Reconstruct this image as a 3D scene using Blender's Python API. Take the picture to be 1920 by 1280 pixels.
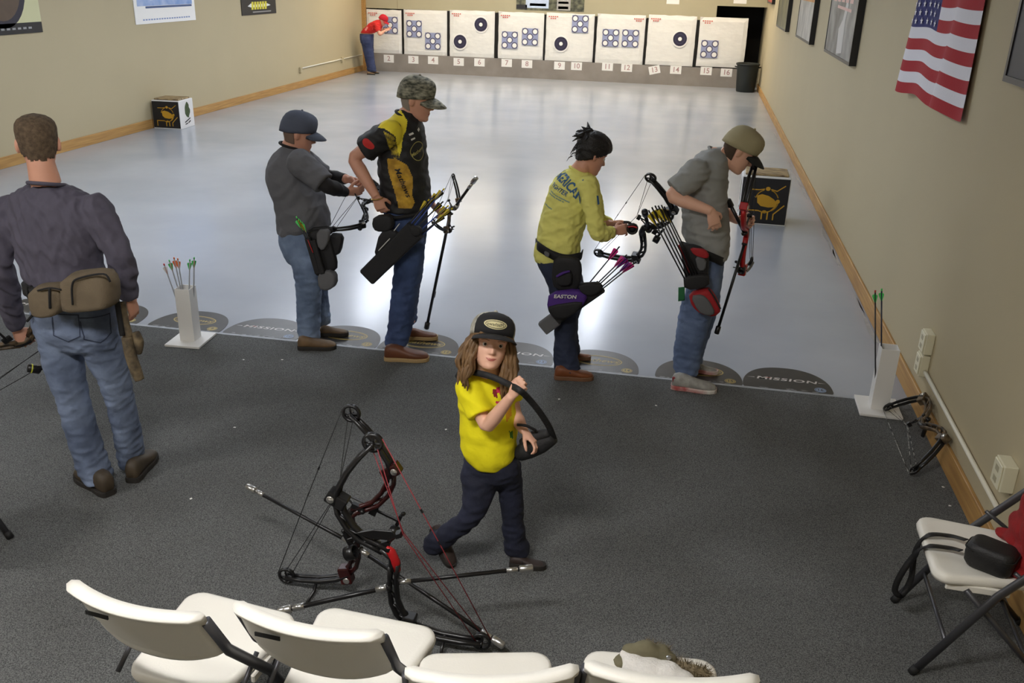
import bpy, bmesh, math, random
import numpy as np
from mathutils import Vector, Matrix, noise
from mathutils.bvhtree import BVHTree
random.seed(7); RNG = np.random.RandomState(7)
SC = bpy.context.scene
COL = SC.collection
for o in list(bpy.data.objects): bpy.data.objects.remove(o)

# ---------------------------------------------------------------- camera
CAMH = 2.45
FPX = 1703.92
PITCH, YAW, ROLL = 0.38503, -0.18139, 0.02884
_f = Vector((math.sin(YAW)*math.cos(PITCH), math.cos(YAW)*math.cos(PITCH), -math.sin(PITCH)))
_r0 = Vector((math.cos(YAW), -math.sin(YAW), 0)); _u0 = _r0.cross(_f)
_r = _r0*math.cos(ROLL) + _u0*math.sin(ROLL); _u = _u0*math.cos(ROLL) - _r0*math.sin(ROLL)
CAM = Vector((0, 0, CAMH))
cd = bpy.data.cameras.new('camera'); cam = bpy.data.objects.new('camera', cd); COL.objects.link(cam)
cd.sensor_fit = 'HORIZONTAL'; cd.sensor_width = 36.0; cd.lens = 36.0*FPX/1920.0; cd.clip_end = 200; cd.clip_start = 0.05
cam.matrix_world = Matrix(((_r.x, _u.x, -_f.x, 0), (_r.y, _u.y, -_f.y, 0), (_r.z, _u.z, -_f.z, CAMH), (0, 0, 0, 1)))
cam['kind'] = 'structure'
SC.camera = cam

# ---------------------------------------------------------------- view and world
vs = SC.view_settings
vs.view_transform = 'Standard'; vs.look = 'None'; vs.gamma = 1.0; vs.use_curve_mapping = False
vs.exposure = 0.0
w = bpy.data.worlds.new('world'); SC.world = w; w.use_nodes = True
w.node_tree.nodes['Background'].inputs[0].default_value = (0.5, 0.52, 0.56, 1)
w.node_tree.nodes['Background'].inputs[1].default_value = 0.05

# ceiling lamps of the hall: (x, y, strength)
LAMP_RANGE = 25.0
LAMP_BUTTS = 34.0
LAMP_NEAR = 78.0
CEIL = 3.3

# measured room
RW, LW, BY, CY = 1.563, -8.404, 23.43, 5.55

def ray(x, y): return _f + _r*((x-960)/FPX) - _u*((y-640)/FPX)
def PZ(x, y, z=0.0):
    d = ray(x, y); return CAM + d*((z-CAMH)/d.z)
def PY(x, y, Y):
    d = ray(x, y); return CAM + d*(Y/d.y)
def PX(x, y, X):
    d = ray(x, y); return CAM + d*(X/d.x)

# ---------------------------------------------------------------- materials
MATS = {}
def lin(c):
    return tuple(((v/255.0)/12.92 if v/255.0 <= 0.04045 else ((v/255.0+0.055)/1.055)**2.4) for v in c[:3]) + (1.0,)
def mat(name, rgb, rough=0.6, metal=0.0, var=0.0, vscale=8.0, bump=0.0, bscale=60.0, spec=0.5, coat=0.0, emit=None, estr=0.0, rgb2=None, stretch=None, trans=0.0, sheen=0.0, detail=4.0):
    """rgb are sRGB 0..255 surface colours; var = amount of noise mix towards rgb2 (default: darker)"""
    if name in MATS: return MATS[name]
    m = bpy.data.materials.new(name); m.use_nodes = True; MATS[name] = m
    nt = m.node_tree; N = nt.nodes; L = nt.links
    b = N['Principled BSDF']
    b.inputs['Base Color'].default_value = lin(rgb); b.inputs['Roughness'].default_value = rough; b.inputs['Metallic'].default_value = metal
    b.inputs['Specular IOR Level'].default_value = spec
    if coat: b.inputs['Coat Weight'].default_value = coat; b.inputs['Coat Roughness'].default_value = 0.1
    if trans: b.inputs['Transmission Weight'].default_value = trans
    if sheen: b.inputs['Sheen Weight'].default_value = sheen
    if emit: b.inputs['Emission Color'].default_value = lin(emit); b.inputs['Emission Strength'].default_value = estr
    if var or bump:
        tc = N.new('ShaderNodeTexCoord'); src = tc.outputs['Object']
        if stretch:
            mp = N.new('ShaderNodeMapping'); mp.inputs['Scale'].default_value = stretch; L.new(src, mp.inputs['Vector']); src = mp.outputs['Vector']
    if var:
        nz = N.new('ShaderNodeTexNoise'); nz.inputs['Scale'].default_value = vscale; nz.inputs['Detail'].default_value = detail
        L.new(src, nz.inputs['Vector'])
        rp = N.new('ShaderNodeValToRGB'); rp.color_ramp.elements[0].position = 0.35; rp.color_ramp.elements[1].position = 0.68
        c2 = lin(rgb2) if rgb2 else tuple(v*0.55 for v in lin(rgb)[:3])+(1.0,)
        c1 = lin(rgb)
        rp.color_ramp.elements[0].color = tuple(c1[i]*(1-var)+c2[i]*var for i in range(3))+(1,)
        rp.color_ramp.elements[1].color = c1
        L.new(nz.outputs['Fac'], rp.inputs['Fac']); L.new(rp.outputs['Color'], b.inputs['Base Color'])
    if bump:
        nb = N.new('ShaderNodeTexNoise'); nb.inputs['Scale'].default_value = bscale; nb.inputs['Detail'].default_value = 3
        L.new(src, nb.inputs['Vector'])
        bp = N.new('ShaderNodeBump'); bp.inputs['Strength'].default_value = bump; bp.inputs['Distance'].default_value = 0.01
        L.new(nb.outputs['Fac'], bp.inputs['Height']); L.new(bp.outputs['Normal'], b.inputs['Normal'])
    return m

# ---------------------------------------------------------------- object helpers
def tag(o, label=None, cat=None, group=None, kind=None):
    if label: o['label'] = label
    if cat: o['category'] = cat
    if group: o['group'] = group
    if kind: o['kind'] = kind
    return o
def link(name, me, m=None, parent=None, smooth=False):
    o = bpy.data.objects.new(name, me); COL.objects.link(o)
    if m is not None:
        for k in (m if isinstance(m, (list, tuple)) else [m]): me.materials.append(k)
    if smooth: me.shade_smooth()
    if parent is not None: o.parent = parent
    return o
def empty(name, loc=(0, 0, 0), label=None, cat=None, group=None):
    o = bpy.data.objects.new(name, None); COL.objects.link(o); o.empty_display_size = 0.05
    o.matrix_world = Matrix.Translation(Vector(loc))
    return tag(o, label, cat, group)
def put(name, me, m, root, smooth=False):
    """mesh given in WORLD coordinates becomes a part of root (root may be moved / rotated)"""
    if root is not None:
        me.transform(root_mw(root).inverted())
    return link(name, me, m, root, smooth)
def root_mw(o):
    M = o.matrix_basis.copy()
    while o.parent is not None:
        o = o.parent; M = o.matrix_basis @ M
    return M
class MB:
    """mesh builder: verts / faces / material index"""
    def __init__(s): s.v = []; s.f = []; s.mi = []
    def add(s, vs_, fs_, mi=0):
        n = len(s.v); s.v += [tuple(p) for p in vs_]; s.f += [tuple(i+n for i in f) for f in fs_]; s.mi += [mi]*len(fs_); return s
    def mesh(s, name='mesh'):
        me = bpy.data.meshes.new(name); me.from_pydata(s.v, [], s.f); me.polygons.foreach_set('material_index', s.mi); me.update(); return me
    def box(s, c, d, M=None, mi=0):
        c = Vector(c); hx, hy, hz = d[0]/2, d[1]/2, d[2]/2
        P = [Vector((x, y, z)) for x in (-hx, hx) for y in (-hy, hy) for z in (-hz, hz)]
        P = [(M @ p if M else p)+c for p in P]
        return s.add(P, [(0, 1, 3, 2), (4, 6, 7, 5), (0, 4, 5, 1), (2, 3, 7, 6), (0, 2, 6, 4), (1, 5, 7, 3)], mi)
    def bbox(s, a, b, mi=0):
        return s.box([(a[i]+b[i])/2 for i in range(3)], [abs(b[i]-a[i]) for i in range(3)], None, mi)
    def tube(s, path, rad, n=10, mi=0, cap=True, up=None, ell=None):
        """tube through path with radius per point (number or list); ell = (ru, rv) factors"""
        path = [Vector(p) for p in path]; k = len(path)
        if not hasattr(rad, '__len__'): rad = [rad]*k
        rings = []
        t0 = (path[1]-path[0]).normalized()
        a = Vector(up) if up is not None else (Vector((0, 0, 1)) if abs(t0.z) < 0.9 else Vector((1, 0, 0)))
        a = (a - t0*a.dot(t0)).normalized()
        for i in range(k):
            if i == 0: t = t0
            elif i == k-1: t = (path[-1]-path[-2]).normalized()
            else: t = ((path[i+1]-path[i]).normalized()+(path[i]-path[i-1]).normalized()).normalized()
            a = (a - t*a.dot(t)).normalized(); b = t.cross(a)
            ru, rv = (ell if ell else (1, 1))
            rings.append([path[i]+a*(math.cos(2*math.pi*j/n)*rad[i]*ru)+b*(math.sin(2*math.pi*j/n)*rad[i]*rv) for j in range(n)])
        return s.loft(rings, cap, mi)
    def loft(s, rings, cap=True, mi=0, closed=True):
        n = len(rings[0]); V = [p for r in rings for p in r]; F = []
        for i in range(len(rings)-1):
            for j in range(n if closed else n-1):
                q = (j+1) % n
                F.append((i*n+j, i*n+q, (i+1)*n+q, (i+1)*n+j))
        if cap:
            F.append(tuple(reversed(range(n)))); F.append(tuple((len(rings)-1)*n+j for j in range(n)))
        return s.add(V, F, mi)
    def prism(s, poly, h, M, mi=0):
        """2D polygon (x,y) extruded from -h/2..h/2 along z, then transformed by M (4x4)"""
        n = len(poly)
        V = [M @ Vector((p[0], p[1], -h/2)) for p in poly]+[M @ Vector((p[0], p[1], h/2)) for p in poly]
        F = [tuple(reversed(range(n))), tuple(range(n, 2*n))]+[(j, (j+1) % n, n+(j+1) % n, n+j) for j in range(n)]
        return s.add(V, F, mi)
    def lathe(s, prof, n=20, M=None, mi=0):
        """profile (r,z) revolved about z"""
        rings = [[Vector((r*math.cos(2*math.pi*j/n), r*math.sin(2*math.pi*j/n), z)) for j in range(n)] for r, z in prof]
        if M: rings = [[M @ p for p in r] for r in rings]
        return s.loft(rings, True, mi)
    def sphere(s, c, r, n=12, m=8, M=None, mi=0):
        c = Vector(c); r = r if hasattr(r, '__len__') else (r, r, r)
        rings = []
        for i in range(m+1):
            th = math.pi*(0.02+0.96*i/m)
            rings.append([Vector((r[0]*math.sin(th)*math.cos(2*math.pi*j/n), r[1]*math.sin(th)*math.sin(2*math.pi*j/n), -r[2]*math.cos(th))) for j in range(n)])
        rings = [[(M @ p if M else p)+c for p in q] for q in rings]
        return s.loft(rings, True, mi)
def bevel(me, w=0.01, seg=2, angle=0.6):
    bm = bmesh.new(); bm.from_mesh(me)
    es = [e for e in bm.edges if len(e.link_faces) == 2 and e.calc_face_angle(0) > angle]
    bmesh.ops.bevel(bm, geom=es, offset=w, segments=seg, profile=0.5, affect='EDGES', clamp_overlap=True)
    bmesh.ops.recalc_face_normals(bm, faces=bm.faces)
    bm.to_mesh(me); bm.free(); return me
def fixn(me):
    bm = bmesh.new(); bm.from_mesh(me); bmesh.ops.recalc_face_normals(bm, faces=bm.faces); bm.to_mesh(me); bm.free(); return me
def frame(x, y, z, o=(0, 0, 0)):
    x, y, z = Vector(x), Vector(y), Vector(z)
    return Matrix(((x.x, y.x, z.x, o[0]), (x.y, y.y, z.y, o[1]), (x.z, y.z, z.z, o[2]), (0, 0, 0, 1)))
def text_mesh(txt, size=1.0, shear=0.0, extrude=0.0, spacing=1.0, sx=1.0, bold=0.0):
    cu = bpy.data.curves.new('txt', 'FONT'); cu.body = txt; cu.size = size; cu.shear = shear; cu.extrude = extrude
    cu.align_x = 'CENTER'; cu.align_y = 'CENTER'; cu.space_character = spacing; cu.resolution_u = 3; cu.offset = bold
    o = bpy.data.objects.new('txt', cu); COL.objects.link(o)
    dg = bpy.context.evaluated_depsgraph_get(); me = bpy.data.meshes.new_from_object(o.evaluated_get(dg))
    bpy.data.objects.remove(o); bpy.data.curves.remove(cu)
    me.materials.clear()
    if sx != 1.0: me.transform(Matrix.Diagonal((sx, 1, 1, 1)))
    return me
def merge(meshes):
    """list of meshes -> one mesh (material index kept as given by order when tuples)"""
    mb = MB()
    for it in meshes:
        me, mi = it if isinstance(it, tuple) else (it, 0)
        mb.add([v.co for v in me.vertices], [tuple(p.vertices) for p in me.polygons], mi)
    return mb.mesh()
def disc(r, n=24, r2=None, inner=0.0):
    """flat ring / ellipse polygon data in xy"""
    r2 = r2 or r; mb = MB()
    if inner <= 0:
        mb.add([(r*math.cos(2*math.pi*j/n), r2*math.sin(2*math.pi*j/n), 0) for j in range(n)], [tuple(range(n))])
    else:
        k1, k2 = inner/r, inner/r
        V = [(r*math.cos(2*math.pi*j/n), r2*math.sin(2*math.pi*j/n), 0) for j in range(n)]
        V += [((r-inner)*math.cos(2*math.pi*j/n), (r2-inner)*math.sin(2*math.pi*j/n), 0) for j in range(n)]
        mb.add(V, [(j, (j+1) % n, n+(j+1) % n, n+j) for j in range(n)])
    return mb.mesh()
def disc_grid(r, r2, n=28, m=6):
    """oval of many small faces, so that it can follow a curved surface"""
    mb = MB(); V = [(0, 0, 0)]+[(r*k/m*math.cos(2*math.pi*j/n), r2*k/m*math.sin(2*math.pi*j/n), 0) for k in range(1, m+1) for j in range(n)]
    F = [(0, 1+j, 1+(j+1) % n) for j in range(n)]
    for k in range(m-1): F += [(1+k*n+j, 1+(k+1)*n+j, 1+(k+1)*n+(j+1) % n, 1+k*n+(j+1) % n) for j in range(n)]
    mb.add(V, F); return mb.mesh()
def flat_poly(pts, z=0.0):
    mb = MB(); mb.add([(p[0], p[1], z) for p in pts], [tuple(range(len(pts)))]); return mb.mesh()
def copy_tree(o, parent=None, M=None):
    c = o.copy(); COL.objects.link(c); c.parent = parent
    if M is not None: c.matrix_basis = M
    for ch in list(o.children): copy_tree(ch, c)
    return c

# ---------------------------------------------------------------- room materials
M_WALL = mat('wall_paint_beige', (184, 171, 139), 0.75, var=0.06, vscale=1.2, bump=0.06, bscale=120)
M_WALLB = mat('panel_paint_greige', (176, 168, 140), 0.8, var=0.15, vscale=1.5)
M_CEIL = mat('ceiling_white', (215, 212, 202), 0.9)
M_WOOD = mat('pine_board', (192, 150, 88), 0.55, var=0.55, vscale=3.0, rgb2=(140, 96, 48), stretch=(14, 0.7, 14))
M_DARK = mat('dark_backstop', (20, 18, 16), 0.9)
M_CURB = mat('concrete_curb', (150, 142, 134), 0.85, var=0.5, vscale=2.0, bump=0.3, bscale=40)

def floor_mat():
    m = bpy.data.materials.new('grey_epoxy_floor'); m.use_nodes = True; nt = m.node_tree; N = nt.nodes; L = nt.links; b = N['Principled BSDF']
    tc = N.new('ShaderNodeTexCoord')
    n1 = N.new('ShaderNodeTexNoise'); n1.inputs['Scale'].default_value = 0.9; n1.inputs['Detail'].default_value = 6; L.new(tc.outputs['Object'], n1.inputs['Vector'])
    r1 = N.new('ShaderNodeValToRGB'); r1.color_ramp.elements[0].position = 0.3; r1.color_ramp.elements[1].position = 0.75
    r1.color_ramp.elements[0].color = lin((161, 166, 175)); r1.color_ramp.elements[1].color = lin((175, 179, 187))
    L.new(n1.outputs['Fac'], r1.inputs['Fac']); L.new(r1.outputs['Color'], b.inputs['Base Color'])
    b.inputs['Roughness'].default_value = 0.25; b.inputs['Specular IOR Level'].default_value = 0.5
    n2 = N.new('ShaderNodeTexNoise'); n2.inputs['Scale'].default_value = 5; n2.inputs['Detail'].default_value = 2; L.new(tc.outputs['Object'], n2.inputs['Vector'])
    bp = N.new('ShaderNodeBump'); bp.inputs['Strength'].default_value = 0.05; bp.inputs['Distance'].default_value = 0.01
    L.new(n2.outputs['Fac'], bp.inputs['Height']); L.new(bp.outputs['Normal'], b.inputs['Normal'])
    rr = N.new('ShaderNodeMapRange'); rr.inputs[3].default_value = 0.17; rr.inputs[4].default_value = 0.24
    L.new(n1.outputs['Fac'], rr.inputs[0]); L.new(rr.outputs[0], b.inputs['Roughness'])
    return m
def carpet_mat():
    m = bpy.data.materials.new('charcoal_carpet'); m.use_nodes = True; nt = m.node_tree; N = nt.nodes; L = nt.links; b = N['Principled BSDF']
    tc = N.new('ShaderNodeTexCoord')
    n1 = N.new('ShaderNodeTexNoise'); n1.inputs['Scale'].default_value = 210; n1.inputs['Detail'].default_value = 2; L.new(tc.outputs['Object'], n1.inputs['Vector'])
    r1 = N.new('ShaderNodeValToRGB'); r1.color_ramp.elements[0].position = 0.32; r1.color_ramp.elements[1].position = 0.7
    r1.color_ramp.elements[0].color = lin((67, 68, 68)); r1.color_ramp.elements[1].color = lin((130, 131, 130))
    L.new(n1.outputs['Fac'], r1.inputs['Fac'])
    n2 = N.new('ShaderNodeTexNoise'); n2.inputs['Scale'].default_value = 1.6; n2.inputs['Detail'].default_value = 5; L.new(tc.outputs['Object'], n2.inputs['Vector'])
    mx = N.new('ShaderNodeMix'); mx.data_type = 'RGBA'; mx.blend_type = 'MULTIPLY'; mx.inputs[0].default_value = 1.0
    r2 = N.new('ShaderNodeValToRGB'); r2.color_ramp.elements[0].position = 0.3; r2.color_ramp.elements[1].position = 0.7
    r2.color_ramp.elements[0].color = (0.78, 0.77, 0.76, 1); r2.color_ramp.elements[1].color = (1, 1, 1, 1)
    L.new(n2.outputs['Fac'], r2.inputs['Fac']); L.new(r1.outputs['Color'], mx.inputs[6]); L.new(r2.outputs['Color'], mx.inputs[7])
    L.new(mx.outputs[2], b.inputs['Base Color'])
    b.inputs['Roughness'].default_value = 0.95; b.inputs['Specular IOR Level'].default_value = 0.15
    bp = N.new('ShaderNodeBump'); bp.inputs['Strength'].default_value = 0.6; bp.inputs['Distance'].default_value = 0.004
    L.new(n1.outputs['Fac'], bp.inputs['Height']); L.new(bp.outputs['Normal'], b.inputs['Normal'])
    return m
M_FLOOR = floor_mat(); M_CARPET = carpet_mat()

# ---------------------------------------------------------------- the room
def struct(name, mb, m):
    o = link(name, mb.mesh(name), m); o['kind'] = 'structure'; return o
Y0, Y1 = -2.0, 24.6
struct('floor', MB().bbox((LW-0.1, Y0, -0.1), (RW+0.1, Y1, 0.0)), M_FLOOR)
struct('floor_carpet', MB().bbox((LW, Y0, 0.0005), (RW, CY-0.012, 0.006)), M_CARPET)
struct('wall_left', MB().bbox((LW-0.15, Y0, 0), (LW, Y1, CEIL)), M_WALL)
struct('wall_right', MB().bbox((RW, Y0, 0), (RW+0.15, Y1, CEIL)), M_WALL)
struct('wall_front', MB().bbox((LW, Y0-0.15, 0), (RW, Y0, CEIL)), M_WALL)
struct('wall_backstop', MB().bbox((LW, Y1-0.1, 0), (RW, Y1, CEIL)), M_DARK)
struct('ceiling', MB().bbox((LW-0.15, Y0-0.15, CEIL), (RW+0.15, Y1, CEIL+0.1)), M_CEIL)
# panelled wall over the bales, with the dark opening left free on the right
ux = PY(1342, 40, BY).x; zt = PY(1380, 12, BY).z
struct('wall_back', MB().bbox((LW, BY, 1.53), (ux, BY+0.1, CEIL)).bbox((ux, BY, zt), (RW, BY+0.1, CEIL)), M_WALLB)
struct('trim_1', MB().bbox((PY(745, 8, BY).x-0.006, BY-0.006, 1.53), (PY(745, 8, BY).x+0.006, BY, CEIL)), mat('panel_joint', (150, 142, 118), 0.8))
struct('wall_curb', MB().bbox((LW, BY-0.02, 0), (PY(1386, 150, BY).x, BY+0.9, 0.445)), M_CURB)
struct('trim_2', MB().bbox((LW, BY-0.10, 0), (LW+0.09, BY, 1.9)), M_WOOD)
def baseboard(name, x, s):
    mb = MB(); mb.bbox((min(x, x+s*0.02), Y0, 0), (max(x, x+s*0.02), BY-0.1, 0.14)); me = mb.mesh(name); bevel(me, 0.004, 1)
    o = link(name, me, M_WOOD); o['kind'] = 'structure'
baseboard('baseboard_left', LW, 1); baseboard('baseboard_right', RW, -1)
struct('trim_3', MB().bbox((LW, CY-0.012, 0.0), (RW, CY+0.014, 0.007)), mat('carpet_edge_strip', (168, 172, 178), 0.5, var=0.5, vscale=20))
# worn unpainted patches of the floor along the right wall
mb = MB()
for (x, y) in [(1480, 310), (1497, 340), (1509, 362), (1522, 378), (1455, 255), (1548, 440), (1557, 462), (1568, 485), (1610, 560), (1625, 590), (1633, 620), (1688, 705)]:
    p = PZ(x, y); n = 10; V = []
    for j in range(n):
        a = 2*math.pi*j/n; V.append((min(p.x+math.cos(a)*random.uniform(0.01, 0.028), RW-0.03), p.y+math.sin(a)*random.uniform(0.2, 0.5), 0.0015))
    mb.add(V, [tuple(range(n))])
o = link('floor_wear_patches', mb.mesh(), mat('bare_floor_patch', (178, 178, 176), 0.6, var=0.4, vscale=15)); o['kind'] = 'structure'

# ---------------------------------------------------------------- ceiling lamps
M_LAMPBODY = mat('lamp_housing', (225, 225, 222), 0.5)
def lamp(x, y, strength, dx, dy, warm, label, group):
    e = empty('ceiling_lamp', (x, y, CEIL), label, 'lamp', group)
    mb = MB(); mb.bbox((-dx/2-0.03, -dy/2-0.03, -0.09), (dx/2+0.03, dy/2+0.03, 0)); link('housing', mb.mesh(), M_LAMPBODY, e)
    mb = MB(); mb.bbox((-dx/2, -dy/2, -0.115), (dx/2, dy/2, -0.09))
    nm = 'lamp_glow_%s_%.2f' % (warm, strength)
    col = {'warm': (255, 240, 214), 'plain': (250, 248, 246), 'cool': (236, 243, 255)}[warm]
    link('diffuser', mb.mesh(), mat(nm, (240, 240, 240), 0.5, emit=col, estr=strength), e)
for i, x in enumerate((-5.4, -1.4)):
    for j, y in enumerate((7.5, 11.5, 15.5, 19.0)):
        lamp(x, y, LAMP_RANGE*(1.2 if i == 0 else 0.75), 0.3, 2.4, 'cool', 'long fluorescent ceiling lamp over the grey range floor', 'fluorescent lamps over the range')
for x in (-7, -5, -3, -1, 0.6):
    lamp(x, 21.6, LAMP_BUTTS, 1.2, 0.3, 'warm', 'warm fluorescent ceiling lamp in front of the white bales', 'fluorescent lamps over the targets')
for x in (-5.0, -1.2):
    lamp(x, 1.0, LAMP_NEAR, 1.2, 0.3, 'plain', 'fluorescent ceiling lamp above the carpeted spectator area', 'fluorescent lamps over the carpet')
# ================================================================ the butts: bales, paper targets, number cards
M_BALE = mat('white_bale_wrap', (236, 234, 228), 0.55, var=0.12, vscale=5, bump=0.9, bscale=7, stretch=(1, 1, 2.2))
M_PAPER = mat('white_paper', (240, 238, 234), 0.7)
M_BLUE = mat('target_pale_blue', (150, 156, 190), 0.7); M_NAVY = mat('target_navy', (42, 38, 62), 0.7); M_RING = mat('target_ring_grey', (84, 84, 110), 0.7)
M_REDP = mat('red_print', (205, 100, 88), 0.7)
bale_px = [((671, 18), (753, 103)), ((757, 19), (838, 105)), ((843, 20), (927, 108)), ((934, 23), (1019, 111)), ((1023, 25), (1113, 115)), ((1118, 27), (1208, 120)), ((1213, 29), (1303, 123)), ((1309, 33), (1399, 126))]
bale_words = ['leftmost white target bale, next to the person in red', 'white target bale with two low and high five-spot faces, second from left', 'white target bale with two dark round faces', 'white target bale with two five-spot faces side by side, above cards 7 and 8', 'white target bale with a dark round face and a five-spot face', 'white target bale above the cards 11 and 12', 'white target bale with a single dark round face', 'rightmost white target bale with one five-spot face, by the dark opening']
BF = BY-0.03
ORD = ['first', 'second', 'third', 'fourth', 'fifth', 'sixth', 'seventh', 'eighth']
for i, (a, b) in enumerate(bale_px):
    ym = (a[1]+b[1])/2; p, q = PY(a[0], ym, BF), PY(b[0], ym, BF); p.x = max(p.x, LW+0.1)
    cx = (p.x+q.x)/2; wd = q.x-p.x; z0, z1 = PY((a[0]+b[0])/2, b[1], BF).z, PY((a[0]+b[0])/2, a[1], BF).z
    if i < 7:
        g0 = q.x; g1 = PY(bale_px[i+1][0][0], ym, BF).x
        o = link('bale_gap_filler', bevel(MB().bbox((g0+0.003, BF+0.004, 0.447), (g1-0.003, BF+0.45, 1.52)).mesh(), 0.003, 1), M_DARK); tag(o, 'narrow black strip filling the dark gap between %s and %s target bale' % (ORD[i], ORD[i+1]), 'filler', 'black strips filling the gaps between the bales')  # black box fills each gap, standing in for the shade between bales
    e = empty('target_bale', (cx, BF+0.26, 0.445), bale_words[i], 'target bale', 'white wrapped target bales in a row')
    mb = MB(); n = 12
    z0 = max(z0, 0.447)
    # front face as a slightly wavy grid, sides and back plain
    gx = [-wd/2+wd*k/n for k in range(n+1)]; gz = [z0+(z1-z0)*k/n for k in range(n+1)]
    V = []; F = []
    for a_ in range(n+1):
        for b_ in range(n+1):
            edge = (a_ in (0, n)) or (b_ in (0, n))
            dy = 0.018 if edge else 0.012*noise.noise(Vector((gx[a_]*3+i*7, gz[b_]*5, 1.3)))
            jx = 0.012*noise.noise(Vector((gz[b_]*6, i*3.1, 0))) if a_ in (0, n) else 0
            jz = 0.014*noise.noise(Vector((gx[a_]*6, i*5.1, 4))) if b_ == n else 0
            V.append((cx+gx[a_]+jx, BF+dy, gz[b_]+jz))
    for a_ in range(n):
        for b_ in range(n):
            F.append((a_*(n+1)+b_, (a_+1)*(n+1)+b_, (a_+1)*(n+1)+b_+1, a_*(n+1)+b_+1))
    mb.add(V, F); mb.bbox((cx-wd/2+0.004, BF+0.018, z0), (cx+wd/2-0.004, BF+0.5, z1-0.01))
    put('bale_body', mb.mesh(), M_BALE, e, False)
    # red maker's mark printed near a top corner
    px = -wd/2+0.16 if i != 5 else wd/2-0.18
    ms = []
    for r in range(2):
        for c in range(5-2*r):
            t = MB().bbox((cx+px-0.1+c*0.05+r*0.05, BF-0.016, z1-0.10-r*0.045), (cx+px-0.1+c*0.05+0.034+r*0.05, BF-0.014, z1-0.075-r*0.045)).mesh(); ms.append(t)
    put('print_mark', merge(ms), M_REDP, e)
# paper targets
def five_spot(px, py, words):
    c = PY(px, py, BF); y = BF-0.022; s = 0.40
    e = empty('paper_target', (c.x, y, c.z), words, 'paper target', 'five-spot paper target faces')
    link('sheet', bevel(MB().box((0, 0, 0), (s, 0.003, s)).mesh(), 0.001, 1), M_BLUE, e)
    for k, (dx, dz) in enumerate([(-0.125, 0.125), (0.125, 0.125), (0, 0), (-0.125, -0.125), (0.125, -0.125)]):
        M = Matrix.Translation((dx, -0.003, dz)) @ Matrix.Rotation(math.pi/2, 4, 'X')
        o = link('spot', disc(0.082, 20), M_RING if k != 2 else M_RING, e); o.matrix_basis = M
        o2 = link('spot_centre', disc(0.055, 18), M_PAPER, o); o2.location = (0, 0, 0.001)
def one_spot(px, py, words):
    c = PY(px, py, BF); y = BF-0.022
    e = empty('paper_target', (c.x, y, c.z), words, 'paper target', 'dark single-spot paper target faces')
    M = Matrix.Rotation(math.pi/2, 4, 'X')
    mb = MB(); n = 28
    mb.prism([(0.185*math.cos(2*math.pi*j/n), 0.20*math.sin(2*math.pi*j/n)) for j in range(n)], 0.003, M); link('sheet', mb.mesh(), M_PAPER, e)
    for nm, r, k, m in (('dark_face', 0.165, 1, M_NAVY), ('ring', 0.11, 2, mat('target_ring_line', (80, 76, 108), 0.7)), ('ring', 0.104, 3, M_NAVY), ('centre', 0.045, 4, M_PAPER)):
        o = link(nm, disc(r, 28), m, e); o.matrix_basis = Matrix.Translation((0, -0.0016-0.0008*k, 0)) @ M
five_spot(732, 47, 'five-spot paper face the person in red is reaching to')
five_spot(777, 54, 'upper left five-spot paper face on the second bale')
five_spot(812, 77, 'lower right five-spot paper face on the second bale')
one_spot(863, 78, 'lower left dark round face on the third bale')
one_spot(902, 46, 'upper right dark round face on the third bale')
five_spot(956, 75, 'left five-spot paper face on the fourth bale')
five_spot(994, 69, 'right five-spot paper face on the fourth bale')
one_spot(1052, 82, 'dark round face on the fifth bale, below a five-spot face')
five_spot(1088, 45, 'five-spot paper face at the upper right of the fifth bale')
five_spot(1145, 71, 'left five-spot paper face on the sixth bale')
five_spot(1182, 72, 'right five-spot paper face on the sixth bale')
one_spot(1275, 73, 'dark round face alone on the seventh bale')
five_spot(1330, 92, 'five-spot paper face alone on the last bale')
# number cards on the curb
M_DIGIT = mat('pale_red_digit', (176, 140, 138), 0.8)
cards = [(2, 729, 110, 0), (3, 775, 112, 0), (4, 812, 113, 0), (5, 860, 116, 0), (6, 899, 117, 0), (7, 950, 118, 0), (8, 988, 120, 0), (9, 1049, 123, 0), (10, 1081, 124, 0), (11, 1139, 125, 0), (12, 1175, 127, 0), (13, 1227, 131, 0.25), (14, 1267, 131, 0), (15, 1324, 133, 0), (16, 1362, 136, 0)]
for num, px, py, rot in cards:
    y = BY-0.024; c = PY(px, py, y)
    NW = 'zero one two three four five six seven eight nine ten eleven twelve thirteen fourteen fifteen sixteen'.split()
    e = empty('number_card', (c.x, y, c.z), '%s paper card printed %s, under the %s half of the %s bale' % ('tilted white' if rot else 'white', NW[num], 'left' if num % 2 else 'right', ORD[(num-1)//2]), 'sign', 'lane number cards')
    e.rotation_euler = (0, -rot, 0)
    link('card', MB().box((0, 0, 0), (0.27, 0.003, 0.19)).mesh(), M_PAPER, e)
    t = text_mesh(str(num), 0.17, sx=1.0, bold=0.002); t.transform(Matrix.Translation((0, -0.003, 0)) @ Matrix.Rotation(math.pi/2, 4, 'X'))
    link('number', t, M_DIGIT, e)
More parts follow.
